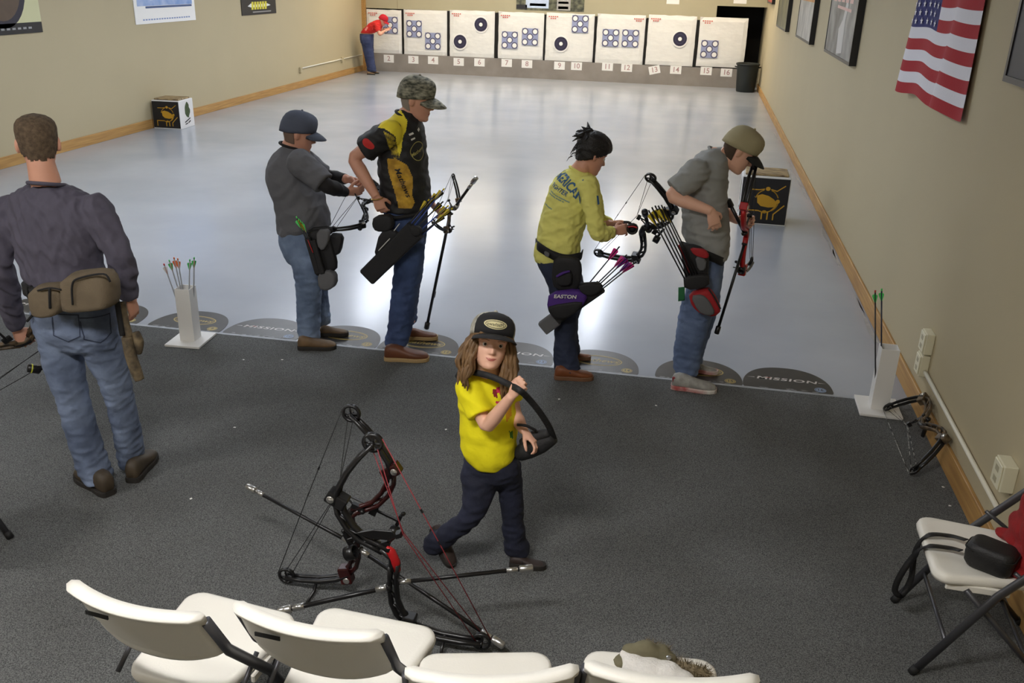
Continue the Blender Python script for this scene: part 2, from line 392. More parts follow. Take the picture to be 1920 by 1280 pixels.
# cards and poster on the panelled wall
for (px, py, wds) in [(1262, 1, 'small white notice on the panelled wall, left of the other notice'), (1388, 0, 'small white notice above the dark opening')]:
    c = PY(px, py, BY-0.004); o = link('wall_notice', bevel(MB().box((0, 0, 0), (0.3, 0.004, 0.16)).mesh(), 0.001, 1), M_PAPER); o.location = c; tag(o, wds, 'notice')
p, q = PY(968, 18, BY-0.006), PY(1095, 18, BY-0.006)
e = empty('banner_poster', ((p.x+q.x)/2, BY-0.006, p.z), 'colourful wide poster on the panelled wall above the bales', 'poster')
wd = q.x-p.x
link('sheet', MB().box((0, 0, 0.25), (wd, 0.006, 0.5)).mesh(), mat('poster_sage', (120, 120, 96), 0.5, var=0.9, vscale=9, rgb2=(30, 34, 30)), e)
for nm, x0, x1, z0, z1, m in (('print_block', -wd*.36, -wd*.02, .05, .3, mat('poster_sky', (190, 205, 230), .5)), ('print_block', -wd*.5, -wd*.34, 0.02, .12, mat('poster_black', (30, 28, 30), .5)), ('print_block', -wd*.3, -wd*.06, .1, .16, mat('poster_cream', (232, 226, 206), .5)), ('print_block', 0.1*wd, .3*wd, .02, .5, mat('poster_grey', (170, 168, 164), .5)), ('print_block', .12*wd, .27*wd, .05, .11, mat('poster_maroon', (70, 36, 48), .5)), ('print_block', .12*wd, .27*wd, .17, .22, MATS['poster_cream'])):
    link(nm, MB().bbox((x0, -0.0055, z0), (x1, -0.0035, z1)).mesh(), m, e)

# trash can
c = PZ(1405, 172); c.x = min(c.x, RW-0.32); e = empty('trash_can', c, 'dark green plastic trash can at the end of the target bales', 'trash can')
M_CAN = mat('dark_green_plastic', (20, 27, 26), 0.5)
mb = MB(); mb.lathe([(0.20, 0.0), (0.215, 0.02), (0.235, 0.35), (0.25, 0.6), (0.25, 0.62), (0.235, 0.62), (0.2, 0.05), (0.0, 0.05)], 28); link('can_body', mb.mesh(), M_CAN, e, True)
mb = MB(); mb.lathe([(0.25, 0.6), (0.272, 0.605), (0.275, 0.635), (0.262, 0.645), (0.246, 0.64), (0.246, 0.6)], 28); link('rim', mb.mesh(), M_CAN, e, True)
for s in (-1, 1):
    mb = MB(); mb.tube([(s*0.25, -0.05, 0.55), (s*0.29, -0.04, 0.56), (s*0.29, 0.04, 0.56), (s*0.25, 0.05, 0.55)], 0.012, 8); link('handle', mb.mesh(), M_CAN, e, True)

# ================================================================ left wall: posters, rail, target box
def wall_sheet(name, x, s, y0, y1, z0, z1, words, m, th=0.012):
    """sheet on a side wall; s=+1 left wall (faces +x) ; local frame: X along +y, Y up, Z out of the wall"""
    e = empty(name, (x+s*0.002, (y0+y1)/2, (z0+z1)/2), words, 'poster')
    if s > 0: R = frame((0, -1, 0), (0, 0, 1), (1, 0, 0)) if False else frame((0, 1, 0), (0, 0, 1), (1, 0, 0))
    else: R = frame((0, -1, 0), (0, 0, 1), (-1, 0, 0))
    e.matrix_basis = Matrix.Translation(e.location) @ R
    w_, h_ = y1-y0, z1-z0
    link('sheet', MB().box((0, 0, th/2), (w_, h_, th)).mesh(), m, e)
    return e, w_, h_, th
def onsheet(e, nm, me, x, y, z, m, rz=0.0, sc=1.0):
    o = link(nm, me, m, e); o.matrix_basis = Matrix.Translation((x, y, z)) @ Matrix.Rotation(rz, 4, 'Z') @ Matrix.Scale(sc, 4); return o
def rect(w_, h_): return flat_poly([(-w_/2, -h_/2), (w_/2, -h_/2), (w_/2, h_/2), (-w_/2, h_/2)])
M_K = mat('print_black', (26, 26, 30), 0.5); M_CREAM = mat('print_cream', (206, 204, 160), 0.6)
# poster A: cream with a dark oval emblem, black band at the foot
e, w_, h_, t = wall_sheet('emblem_poster', LW, 1, 9.6, 11.13, 1.57, 2.75, 'cream poster with a dark round emblem, nearest on the left wall', M_CREAM)
onsheet(e, 'foot_band', rect(w_, 0.13), 0, -h_/2+0.065, t+0.001, M_K)
onsheet(e, 'emblem_ring', disc(0.46, 32, 0.5, 0.1), 0.08, -0.02, t+0.001, mat('emblem_navy', (30, 28, 46), 0.5))
onsheet(e, 'emblem_disc', disc(0.37, 32, 0.41), 0.08, -0.02, t+0.0015, mat('emblem_brown', (92, 74, 58), 0.5, var=0.4, vscale=6))
for k in range(5):
    onsheet(e, 'emblem_stripe', rect(0.85, 0.035), 0.0+0.03*k, 0.0+0.075*k, t+0.002, mat('emblem_olive', (128, 122, 74), 0.5) if k % 2 else M_K, 0.45)
onsheet(e, 'band_letters', merge([MB().bbox((-0.6+0.1*k, -0.012, 0), (-0.6+0.1*k+0.06, 0.012, 0.001)).mesh() for k in range(12)]), 0, -h_/2+0.065, t+0.002, mat('print_grey', (150, 150, 150), .6))
# poster B: blue with white border
p0, p1 = PX(254, 47, LW), PX(366, 37, LW)
e, w_, h_, t = wall_sheet('sky_poster', LW, 1, p0.y, p1.y, 1.565, 2.6, 'white-bordered sky blue poster, middle of the left wall', M_PAPER)
onsheet(e, 'picture', rect(w_-0.16, h_-0.32), 0, 0.1, t+0.001, mat('sky_print', (96, 140, 205), 0.4, var=0.55, vscale=3.5, rgb2=(215, 225, 240)))
onsheet(e, 'cloud_streaks', merge([flat_poly([(-0.5, y), (0.45, y+0.05), (0.5, y+0.10), (-0.4, y+0.06)]) for y in (-0.2, -0.05, 0.1)]), 0.05, 0.02, t+0.002, mat('sky_pale', (200, 212, 232), .4))
onsheet(e, 'dark_line', rect(w_-0.4, 0.03), 0.1, -h_/2+0.24, t+0.002, mat('dark_blue_ink', (60, 84, 130), .5))
onsheet(e, 'caption', merge([MB().bbox((-0.7+0.075*k, -0.01, 0), (-0.7+0.075*k+0.05, 0.01, 0.001)).mesh() for k in range(19)]), 0, -h_/2+0.06, t+0.002, mat('caption_blue', (130, 150, 190), .6))
# poster C: dark with yellow lettering block
p0, p1 = PX(453, 30, LW), PX(517, 24, LW)
e, w_, h_, t = wall_sheet('dark_poster', LW, 1, p0.y, p1.y, 1.57, 2.5, 'dark poster with yellow lettering and a white streak, farthest on the left wall', M_K)
onsheet(e, 'picture', rect(w_-0.04, h_-0.30), 0, 0.14, t+0.001, mat('poster_foliage', (110, 116, 96), .5, var=.8, vscale=7, rgb2=(40, 50, 38)))
onsheet(e, 'streak', flat_poly([(-0.5, 0), (-0.35, 0.05), (-0.3, 0.02), (0.35, 0.035), (0.5, 0), (0.3, -0.02), (-0.35, -0.025)]), 0, -h_/2+0.16, t+0.0015, mat('print_white', (225, 228, 225), .5))
for k in range(6):
    onsheet(e, 'yellow_letter', flat_poly([(-0.05, -0.07), (0.035, -0.07), (0.055, 0.07), (-0.03, 0.07)]), -0.3+0.115*k, -h_/2+0.165, t+0.002, mat('print_yellow', (214, 204, 60), .5))
onsheet(e, 'caption', rect(0.8, 0.02), 0.1, -h_/2+0.05, t+0.002, MATS['print_grey'])
# white handrail / conduit low on the left wall
a, b = PX(562, 131, LW), PX(664, 105, LW)
e = empty('wall_conduit', a, 'thin white conduit with end boxes low on the left wall', 'conduit')
M_COND = mat('white_conduit', (232, 228, 210), 0.5)
mb = MB(); mb.tube([(LW+0.02, a.y+0.06, a.z+0.03), (LW+0.02, 23.2, b.z)], 0.014, 8); put('pipe', mb.mesh(), M_COND, e, True)
for yy, zz in ((a.y, a.z), (21.8, 0.39)):
    put('end_box', bevel(MB().box((LW+0.025, yy, zz), (0.05, 0.09, 0.12)).mesh(), 0.006, 1), M_WALL, e)

# boxes with printed sides
M_BOXK = mat('carton_black', (24, 23, 26), 0.45); M_BOXW = mat('carton_white', (226, 224, 222), 0.5); M_GOLD = mat('carton_gold', (198, 150, 34), 0.5)
def stroke(pts, w_):
    """flat polyline stroke in xy"""
    mb = MB()
    for a_, b_ in zip(pts[:-1], pts[1:]):
        d = Vector((b_[0]-a_[0], b_[1]-a_[1])); l = d.length or 1e-6; n_ = Vector((-d.y, d.x))/l*w_/2; d = d/l*w_*0.3
        mb.add([(a_[0]-d.x+n_.x, a_[1]-d.y+n_.y, 0), (a_[0]-d.x-n_.x, a_[1]-d.y-n_.y, 0), (b_[0]+d.x-n_.x, b_[1]+d.y-n_.y, 0), (b_[0]+d.x+n_.x, b_[1]+d.y+n_.y, 0)], [(0, 1, 2, 3)])
    return mb.mesh()
def arc(cx, cy, r, a0, a1, n=14): return [(cx+r*math.cos(math.radians(a0+(a1-a0)*k/n)), cy+r*math.sin(math.radians(a0+(a1-a0)*k/n))) for k in range(n+1)]
def emblem(e, R, s, m):
    """gold scope-and-antler sign on a carton side; R places the xy plane on that side; s = side length"""
    parts = [stroke(arc(0.05, 0.02, 0.24, 20, 70), .022), stroke(arc(0.05, 0.02, 0.24, 110, 165), .022), stroke(arc(0.05, 0.02, .24, -60, -10), .022),
             stroke([(-.30, .25), (-.12, .25), (-.02, .27)], .022), stroke([(.12, .27), (.24, .24), (.40, .36)], .022), stroke([(.22, -.38), (.22, -.26), (.42, -.06)], .026),
             stroke([(-.36, -.38), (-.36, -.20), (-.10, -.20)], .026), stroke([(-.02, -.38), (-.02, -.24)], .03), stroke([(.10, -.38), (.10, -.22)], .03), stroke([(-.1, -.2), (0.02, -.24), (.14, -.2), (.24, -.1)], .022)]
    for k in range(9):
        a_ = k*2*math.pi/9
    blob = [(-.16, .12), (-.06, .16), (.08, .13), (.2, .06), (.27, -.02), (.25, -.1), (.1, -.12), (-.06, -.1), (-.14, -.03)]
    parts.append(flat_poly(blob)); parts.append(flat_poly([(.28+.045*math.cos(k*.7), .02+.045*math.sin(k*.7)) for k in range(9)])); parts.append(flat_poly([(.05+.05*math.cos(k*.7), .28+.045*math.sin(k*.7)) for k in range(9)])); parts.append(flat_poly([(.03+.05*math.cos(k*.7), -.22+.035*math.sin(k*.7)) for k in range(9)]))
    me = merge(parts); me.transform(R @ Matrix.Scale(s*1.0, 4)); return link('printed_sign', me, m, e)
def carton(loc, size, words, rz, gold_sides, white_sides):
    e = empty('target_box', loc, words, 'box'); e.rotation_euler = (0, 0, rz); sx, sy, sz = size
    faces = {'front': (0, -1, 0), 'back': (0, 1, 0), 'left': (-1, 0, 0), 'right': (1, 0, 0)}
    me = MB().box((0, 0, sz/2), size).mesh(); me = bevel(me, 0.006, 1)
    link('carton', me, M_BOXW, e)
    for k in gold_sides+white_sides:
        nx, ny, _ = faces[k]; wd = sx if ny else sy
        zax = Vector((nx, ny, 0)); xax = Vector((0, 0, 1)).cross(zax)
        off = zax*((sy if ny else sx)/2+0.0015)+Vector((0, 0, sz/2))
        R = frame(xax, (0, 0, 1), zax, off)
        if k in gold_sides:
            m_ = rect(wd-0.012, sz-0.03); m_.transform(R); link('black_panel', m_, M_BOXK, e)
            emblem(e, R @ Matrix.Translation((0.0, -0.005, 0.0012)), min(wd, sz), M_GOLD)
        else:
            g = [(-.1+.02, .0)]
            n = 16; blob = [(0.02+wd*0.17*(1+.22*math.sin(3*j+1))*math.cos(2*math.pi*j/n), sz*0.12+sz*0.27*(1+.12*math.sin(5*j))*math.sin(2*math.pi*j/n)) for j in range(n)]
            me = flat_poly(blob); me.transform(R @ Matrix.Translation((0, 0, 0.001))); link('printed_picture', me, mat('carton_foliage', (62, 88, 40), .5, var=.8, vscale=30, rgb2=(20, 34, 16)), e)
            me = merge([stroke([(-.18*wd, -.29*sz), (0, -.24*sz), (.2*wd, -.18*sz)], .045*sz), stroke([(-.16*wd, -.36*sz), (.0, -.34*sz)], .04*sz), stroke([(.06*wd, -.33*sz), (.2*wd, -.28*sz)], .05*sz)]); me.transform(R @ Matrix.Translation((0, 0, 0.0012))); link('printed_caption', me, M_BOXK, e)
    # layered target foam showing at the top
    link('top_layers', bevel(MB().box((0, 0.0, sz+0.012), (sx*0.9, sy*0.82, 0.024)).mesh(), 0.008, 1), mat('carton_top', (196, 170, 120), .6, var=.9, vscale=10, rgb2=(60, 40, 40), stretch=(1, 6, 1)), e)
    return e
carton((-8.14, 13.62, 0), (0.46, 0.46, 0.44), 'black and white printed target box against the left wall', 0.04, ['front'], ['right'])
bp_ = PZ(1430, 422)
carton((bp_.x-0.01, bp_.y+0.24, 0), (0.5, 0.46, 0.52), 'black printed target box with a gold sign, by the right wall', -0.03, ['front'], ['left'])

# ================================================================ right wall: frames, flag, outlets
def framed(y0, y1, z0, z1, words, m_pic, extra=None):
    e = empty('framed_poster', (RW, (y0+y1)/2, (z0+z1)/2), words, 'framed poster')
    e.matrix_basis = Matrix.Translation((RW-0.001, (y0+y1)/2, (z0+z1)/2)) @ frame((0, -1, 0), (0, 0, 1), (-1, 0, 0))
    w_, h_ = abs(y1-y0), z1-z0
    link('picture', MB().box((0, 0, 0.032), (w_-0.03, h_-0.03, 0.064)).mesh(), m_pic, e)
    M_FR = mat('black_frame', (26, 25, 27), .4)
    for (cx, cy, dx, dy) in ((0, h_/2-.015, w_, .03), (0, -h_/2+.015, w_, .03), (-w_/2+.015, 0, .03, h_-.06), (w_/2-.015, 0, .03, h_-.06)):
        link('frame_rail', MB().box((cx, cy, 0.035), (dx, dy, 0.07)).mesh(), M_FR, e)
    return e, w_, h_
e, w_, h_ = framed(PX(1606, 120, RW).y, PX(1556, 97, RW).y, 1.69, 2.72, 'framed grey poster with red lettering, nearest the flag', mat('poster_grey_photo', (150, 150, 148), .45, var=.85, vscale=3.5, rgb2=(70, 70, 66)))
t = merge([stroke([(-.8+k*.32, -.1), (-.72+k*.32, .12), (-.6+k*.32, .1), (-.62+k*.32, -.08)], .05) for k in range(5)]); onsheet(e, 'red_lettering', t, 0.0, 0.25, 0.0662, mat('poster_red_letter', (205, 120, 110), .5))
t = merge([stroke([(-.75+k*.3, 0), (-.55+k*.3, .0)], .04) for k in range(5)]+[stroke([(-.4, -.07), (.6, -.09)], .03)]); onsheet(e, 'pale_lettering', t, 0.0, 0.07, 0.0664, mat('poster_pink_letter', (214, 176, 168), .5))
onsheet(e, 'pale_figure', flat_poly([(-.12, -.45), (.25, -.42), (.2, -.1), (.28, .05), (.12, .12), (.02, -.1), (-.2, -.2)]), 0.1, -0.02, 0.0658, mat('poster_pale_grey', (196, 194, 190), .5))
e, w_, h_ = framed(PX(1527, 81, RW).y, PX(1500, 70, RW).y, 1.66, 2.72, 'framed poster with orange top and white lower half', mat('poster_white_photo', (190, 188, 182), .45, var=.6, vscale=4, rgb2=(110, 110, 108)))
onsheet(e, 'orange_top', rect(w_-.06, .5), 0, h_/2-.28, .0655, mat('poster_orange', (205, 150, 60), .45, var=.6, vscale=5, rgb2=(160, 70, 50)))
e, w_, h_ = framed(PX(1480, 58, RW).y, PX(1462, 50, RW).y, 1.63, 2.72, 'framed dark green and yellow poster', mat('poster_green_photo', (120, 116, 78), .45, var=.8, vscale=4, rgb2=(48, 52, 48)))
onsheet(e, 'red_top', rect(w_-.06, .3), 0, h_/2-.2, .0655, mat('poster_red', (170, 70, 62), .45, var=.5, vscale=6))
e, w_, h_ = framed(21.2, 22.6, 1.98, 2.8, 'small framed red poster, farthest on the right wall', MATS['poster_red'])
a = PX(1908, 153, RW)
e, w_, h_ = framed(a.y-0.9, a.y, a.z, a.z+0.75, 'dark framed picture at the right edge of the view, past the flag', mat('poster_dark_photo', (30, 29, 40), .5, var=.6, vscale=5))

# flag: folded cloth grid hung on the wall
FL_Y0, FL_Y1 = 7.27, 5.74     # left edge (far), right edge (near)
FL_ZT = 2.70; FL_H = 0.98
M_FW = mat('flag_white', (224, 222, 228), .8, bump=.15, bscale=90); M_FR_ = mat('flag_red', (164, 24, 34), .8, bump=.15, bscale=90); M_FB = mat('flag_navy', (40, 42, 104), .8, bump=.15, bscale=90)
e = empty('flag', (RW, (FL_Y0+FL_Y1)/2, FL_ZT-FL_H), 'United States flag of cloth hanging on the right wall', 'flag')
def flag_pt(u, v, off=0.0):
    """u 0 (far left, canton) .. 1 ; v 0 top .. 1 bottom"""
    sway = 0.05*math.sin(u*9.0+v*1.2)+0.03*math.sin(u*17+v*2.0)
    x = RW-0.02-off-(0.05+sway)*(0.35+0.65*v)*0.6
    y = FL_Y0+(FL_Y1-FL_Y0)*u + 0.02*v*math.sin(u*12) - 0.06*v*(u-0.5)
    if u < 0.42: zsh = 0.03*v*(0.42-u)/0.42
    else: zsh = 0.0
    drop = 0.015*math.sin(u*14+1)*v
    zz = FL_ZT-FL_H*v-0.012*v+0.03*v*u - drop + zsh
    return Vector((x, y, zz))
NU, NV = 60, 39
for nm, want, m in (('white_stripes', 0, M_FW), ('red_stripes', 1, M_FR_), ('canton', 2, M_FB)):
    mb = MB(); idx = {}
    for i in range(NU):
        for j in range(NV):
            s = j*13//NV; can = (i < NU*0.4 and s < 7)
            k = 2 if can else (1 if s % 2 == 0 else 0)
            if k != want: continue
            q = []
            for a_, b_ in ((i, j), (i+1, j), (i+1, j+1), (i, j+1)):
                if (a_, b_) not in idx: idx[(a_, b_)] = len(mb.v); mb.v.append(tuple(flag_pt(a_/NU, b_/NV)))
                q.append(idx[(a_, b_)])
            mb.f.append(tuple(q)); mb.mi.append(0)
    put(nm, mb.mesh(), m, e, True)
star = []
for k in range(10):
    a_ = math.pi/2+k*math.pi/5; r_ = 0.026 if k % 2 == 0 else 0.011; star.append((r_*math.cos(a_), r_*math.sin(a_)))
star_me = flat_poly(star); star_me.materials.append(M_FW)
for r_ in range(9):
    for c in range(6 if r_ % 2 == 0 else 5):
        u = 0.4*((c+0.5+(0.5 if r_ % 2 else 0))/6.0); v = (7/13)*((r_+0.7)/9.4)
        P = flag_pt(u, v, 0.004); Pu = (flag_pt(u+.01, v, .004)-P).normalized(); Pv = (flag_pt(u, v-.01, .004)-P).normalized(); n_ = Pu.cross(Pv).normalized(); Pv = n_.cross(Pu)
        o = bpy.data.objects.new('star', star_me); COL.objects.link(o); o.parent = e; o.matrix_basis = root_mw(e).inverted() @ frame(Pu, Pv, n_, P+n_*0.003)

# outlet boxes and surface conduit
def wallbox(px, py, dy, dz, words, depth=.05):
    c = PX(px, py, RW); e = empty('outlet_box', (RW, c.y, c.z), words, 'outlet box')
    put('box_body', bevel(MB().box((RW-depth/2, c.y, c.z), (depth, dy, dz)).mesh(), .005, 2), mat('ivory_plastic', (224, 218, 190), .45), e)
    put('cover_plate', bevel(MB().box((RW-depth-.004, c.y, c.z), (.008, dy*.86, dz*.9)).mesh(), .003, 1), mat('ivory_plastic', (224, 218, 190), .45), e)
    for s in (-1, 1): put('socket', MB().box((RW-depth-.0085, c.y, c.z+s*dz*.2), (.002, dy*.34, dz*.2)).mesh(), mat('socket_beige', (176, 168, 140), .5), e)
    return c
c1 = wallbox(1747, 641, .12, .13, 'upper ivory outlet box on the right wall above the arrow stand')
c2 = wallbox(1738, 682, .11, .13, 'lower ivory outlet box where the white conduit starts')
c3 = wallbox(1898, 890, .12, .13, 'ivory outlet box behind the folding chair with the red jacket', .06)
o = link('wall_conduit', MB().tube([(RW-.018, c2.y-.03, c2.z-.03), (RW-.018, c3.y+.02, c2.z-.06), ], .012, 8).mesh(), M_COND, None, True); tag(o, 'straight white surface conduit running along the right wall', 'conduit')

# ================================================================ shooting line: floor decals
M_DEC = mat('decal_black_vinyl', (44, 42, 42), .38, var=.35, vscale=9, rgb2=(70, 68, 66)); M_DGOLD = mat('decal_gold', (172, 150, 84), .45); M_DSILV = mat('decal_silver', (206, 200, 196), .4); M_DBLUE = mat('decal_pale_blue', (140, 158, 186), .45); M_DRED = mat('decal_red', (176, 84, 76), .45)
def decal(xc, num, kind, words, wd=0.57, dp=0.375):
    y0 = CY+0.016
    e = empty('lane_decal', (xc, y0, 0.0), words, 'floor decal', 'numbered lane decals on the shooting line')
    n = 40; pts = []
    for j in range(n+1):
        a_ = math.pi*j/n; c, s_ = math.cos(a_), math.sin(a_)
        pts.append((wd/2*math.copysign(abs(c)**(2/2.25), c), dp*abs(s_)**(2/2.25)))
    pts = [(wd/2*0.96, 0)]+[(p[0], p[1]*0.9+0.1*dp) for p in pts]+[(-wd/2*0.96, 0)]
    mb = MB(); mb.prism(pts, 0.0016, Matrix.Translation((0, 0, 0.0012))); link('vinyl', mb.mesh(), M_DEC, e)
    z = 0.0026
    def T(nm, me, x, y, m, zz=z): o = link(nm, me, m, e); o.location = (x, y, zz); return o
    if kind == 'word':
        T('lettering', text_mesh('MISSION', 0.058, sx=1.62, shear=.15, spacing=1.12, bold=.0012), 0, dp*.46, M_DSILV)
        T('lettering_edge', stroke([(-.13, 0), (-.10, 0)], .006), 0, dp*.46+.012, M_DRED, z+.0004)
        for s_ in (-1, 1): T('dash', flat_poly([(s_*.205, -.004), (s_*.255, 0), (s_*.205, .005)] if s_ > 0 else [(s_*.205, .005), (s_*.255, 0), (s_*.205, -.004)]), 0, dp*.46, M_DSILV)
    else:
        T('oval_ring', disc(.165, 36, .088, .010), 0, dp*.50, M_DGOLD)
        T('oval_ring', disc(.148, 36, .072, .003), 0, dp*.50, M_DGOLD)
        T('lettering', text_mesh('Mathews', .075, shear=.35, bold=.001), 0, dp*.50, M_DGOLD)
    cm = M_DBLUE if kind == 'word' else M_DGOLD
    T('number_disc', disc(.037, 24, .037, .005), wd*.36, .062, cm); T('number_disc_inner', disc(.029, 24), wd*.36, .062, cm)
    T('number', text_mesh(str(num), .042, bold=.001), wd*.36, .062, M_DEC, z+.0008)
    T('scuffs', merge([stroke([(random.uniform(-wd/2+.03, wd/2-.06), random.uniform(.004, .026)) for _k in range(1)]+[(0, 0)], .0) for _ in range(0)]+[flat_poly([(x_, y_), (x_+l_, y_+random.uniform(-.006, .006)), (x_+l_*.8, y_+.007), (x_+l_*.2, y_+.006)]) for x_, y_, l_ in [(random.uniform(-wd/2+.02, wd/2-.1), random.uniform(.003, .03), random.uniform(.02, .07)) for _ in range(13)]]), 0, 0, mat('scuffed_grey', (150, 150, 150), .6), z+.0006)['kind'] = 'stuff'
dec = [(0.80, 16, 'word'), (0.229, 15, 'oval'), (-0.45, 14, 'oval'), (-1.03, 13, 'word'), (-1.70, 12, 'oval'), (-2.275, 11, 'oval'), (-2.86, 10, 'word'), (-3.45, 9, 'oval'), (-4.10, 8, 'oval'), (-4.70, 7, 'word')]
where = {16: 'beside the right arrow stand', 15: 'under the shoes of the man in the tan cap', 14: 'right of the woman in yellow', 13: 'between the girl and the woman', 12: 'under the tall man in black and yellow', 11: 'between the two men on the left of the line', 10: 'left of the man in the dark grey cap', 9: 'behind the left arrow stand', 8: 'behind the hip of the man seen from behind', 7: 'hidden behind the man seen from behind, at far left'}
for x, n, k in dec: decal(x, n, k, ('black dome decal, silver lettering, ' if k == 'word' else 'black dome decal, gold oval, ')+where[n])
# bits of paper litter on the carpet
for px, py in [(1048, 750), (836, 807), (457, 676), (529, 676), (358, 937), (1230, 762), (1768, 915), (1780, 950), (440, 803)]:
    p = PZ(px, py); o = link('paper_scrap', MB().prism([(-.007, -.004), (.006, -.005), (.008, .003), (-.003, .006)], .002, Matrix.Rotation(random.uniform(0, 3), 4, 'Z')).mesh(), M_PAPER); o.location = (p.x, p.y, .0075)
    tag(o, 'tiny white scrap of paper lying on the dark carpet', 'litter', 'paper scraps on the carpet')
# ================================================================ folding chairs
M_SEAT = mat('white_moulded_plastic', (236, 232, 222), 0.42, bump=0.08, bscale=160)
M_TUBE = mat('grey_steel_tube', (84, 84, 88), 0.38, metal=0.6)
M_RUB = mat('black_rubber', (22, 22, 22), 0.7)
def rrect(w0, w1, l0, l1, r, n=5):
    """rounded trapezoid: half width w0 at y=l0, w1 at y=l1"""
    cs = [((w0-r), l0+r, -90), ((w1-r), l1-r, 0), (-(w1-r), l1-r, 90), (-(w0-r), l0+r, 180)]
    out = []
    for cx, cy, a0 in cs:
        for k in range(n+1):
            a = math.radians(a0+90*k/n); out.append((cx+r*math.cos(a), cy+r*math.sin(a)))
    return out
def make_chair(name, words, loc, rz, parts_src=None):
    e = empty(name, loc, words, 'chair', 'white folding chairs'); e.rotation_euler = (0, 0, rz)
    if parts_src is not None:
        for ch in parts_src.children: copy_tree(ch, e)
        return e
    # seat: moulded pan with rolled rim
    rings = []
    for s, z in ((0.90, .402), (1.0, .408), (1.02, .424), (1.0, .440), (0.95, .446), (0.86, .443), (0.6, .438), (0.2, .436)):
        rings.append([Vector((x*s, 0.02+(y-0.02)*s, z)) for x, y in rrect(.165, .205, -.17, .235, .055)])
    mb = MB(); mb.loft(rings, True); link('seat', fixn(mb.mesh()), M_SEAT, e, True)
    # side skirts under the seat
    for s in (-1, 1):
        mb = MB(); mb.box((s*.19, .08, .395), (.014, .22, .03)); link('seat_rail', bevel(mb.mesh(), .004, 1), M_SEAT, e)
    # backrest: curved panel
    nx, nz = 20, 10; V = []; F = []
    def bp(u, v, t):
        x = (u-.5)*.44; z = .593+.223*v
        yc = -.165-.092*v + (-.045*(1-(2*u-1)**2))
        if v < .35: z += .035*abs(2*u-1)**3*(1-v/.35)
        th = .011 + (.014 if v > .86 else 0)*min(1, (v-.86)/.05 if v > .86 else 0) + (.004 if v < .08 else 0)
        ed = min(u, 1-u)
        if ed < .05: th *= .4+.6*ed/.05
        return Vector((x, yc+t*th, z))
    for t in (-1, 1):
        for i in range(nx+1):
            for j in range(nz*2+1): V.append(bp(i/nx, j/(nz*2), t))
    m_ = nz*2+1; off = (nx+1)*m_
    for i in range(nx):
        for j in range(nz*2):
            a, b, c, d = i*m_+j, (i+1)*m_+j, (i+1)*m_+j+1, i*m_+j+1
            F.append((a, b, c, d)); F.append((off+d, off+c, off+b, off+a))
    for i in range(nx):
        for j in (0, nz*2): F.append((i*m_+j, (i+1)*m_+j, off+(i+1)*m_+j, off+i*m_+j))
    for j in range(nz*2):
        for i in (0, nx): F.append((i*m_+j, i*m_+j+1, off+i*m_+j+1, off+i*m_+j))
    mb = MB(); mb.add(V, F); bk = link('backrest', fixn(mb.mesh()), M_SEAT, e, True)
    mb = MB(); mb.box((-.10, -.2955, .762), (.075, .004, .012)); link('handle_slot', mb.mesh(), M_RUB, bk)
    for s in (-1, 1):
        mb = MB(); mb.tube([(s*.222, .235, .012), (s*.222, .02, .40), (s*.220, -.165, .63), (s*.218, -.24, .785)], .0135, 10, ell=(1.25, .85)); lg = link('leg', mb.mesh(), M_TUBE, e, True)
        mb = MB(); mb.tube([(s*.222, .243, .0), (s*.222, .228, .03)], .017, 10); link('foot_cap', mb.mesh(), M_RUB, lg, True)
        mb = MB(); mb.tube([(s*.198, -.245, .012), (s*.198, .12, .392)], .0115, 10); lg = link('leg', mb.mesh(), M_TUBE, e, True)
        mb = MB(); mb.tube([(s*.198, -.252, .0), (s*.198, -.235, .025)], .015, 10); link('foot_cap', mb.mesh(), M_RUB, lg, True)
        mb = MB(); mb.tube([(s*.21, -.15, .405), (s*.21, -.02, .50)], .008, 8); link('brace', mb.mesh(), M_TUBE, e, True)
    mb = MB(); mb.tube([(-.198, -.16, .10), (.198, -.16, .10)], .009, 8); link('crossbar', mb.mesh(), M_TUBE, e, True)
    mb = MB(); mb.tube([(-.222, .15, .165), (.222, .15, .165)], .009, 8); link('crossbar', mb.mesh(), M_TUBE, e, True)
    return e
chair0 = make_chair('folding_chair', 'white folding chair at the lower left, first of the row', (-1.345, 2.085, .006), math.radians(-7))
make_chair('folding_chair', 'white folding chair in front of the bows, second of the row', (-.865, 2.115, .006), math.radians(-4), chair0)
make_chair('folding_chair', 'white folding chair with an empty seat, third of the row', (-.415, 2.03, .006), math.radians(14), chair0)
make_chair('folding_chair', 'white folding chair holding the fur-trimmed coat', (.065, 2.13, .006), math.radians(6), chair0)
make_chair('folding_chair', 'white folding chair by the right wall holding the red jacket and black bag', (1.292, 3.22, .006), math.radians(88), chair0)
make_chair('folding_chair', 'white folding chair just in view at the lower right corner', (1.28, 2.22, .006), math.radians(90), chair0)
make_chair('folding_chair', 'folding chair of which only a grey leg shows at the left edge', (-3.09, 2.79, .006), math.radians(-90), chair0)

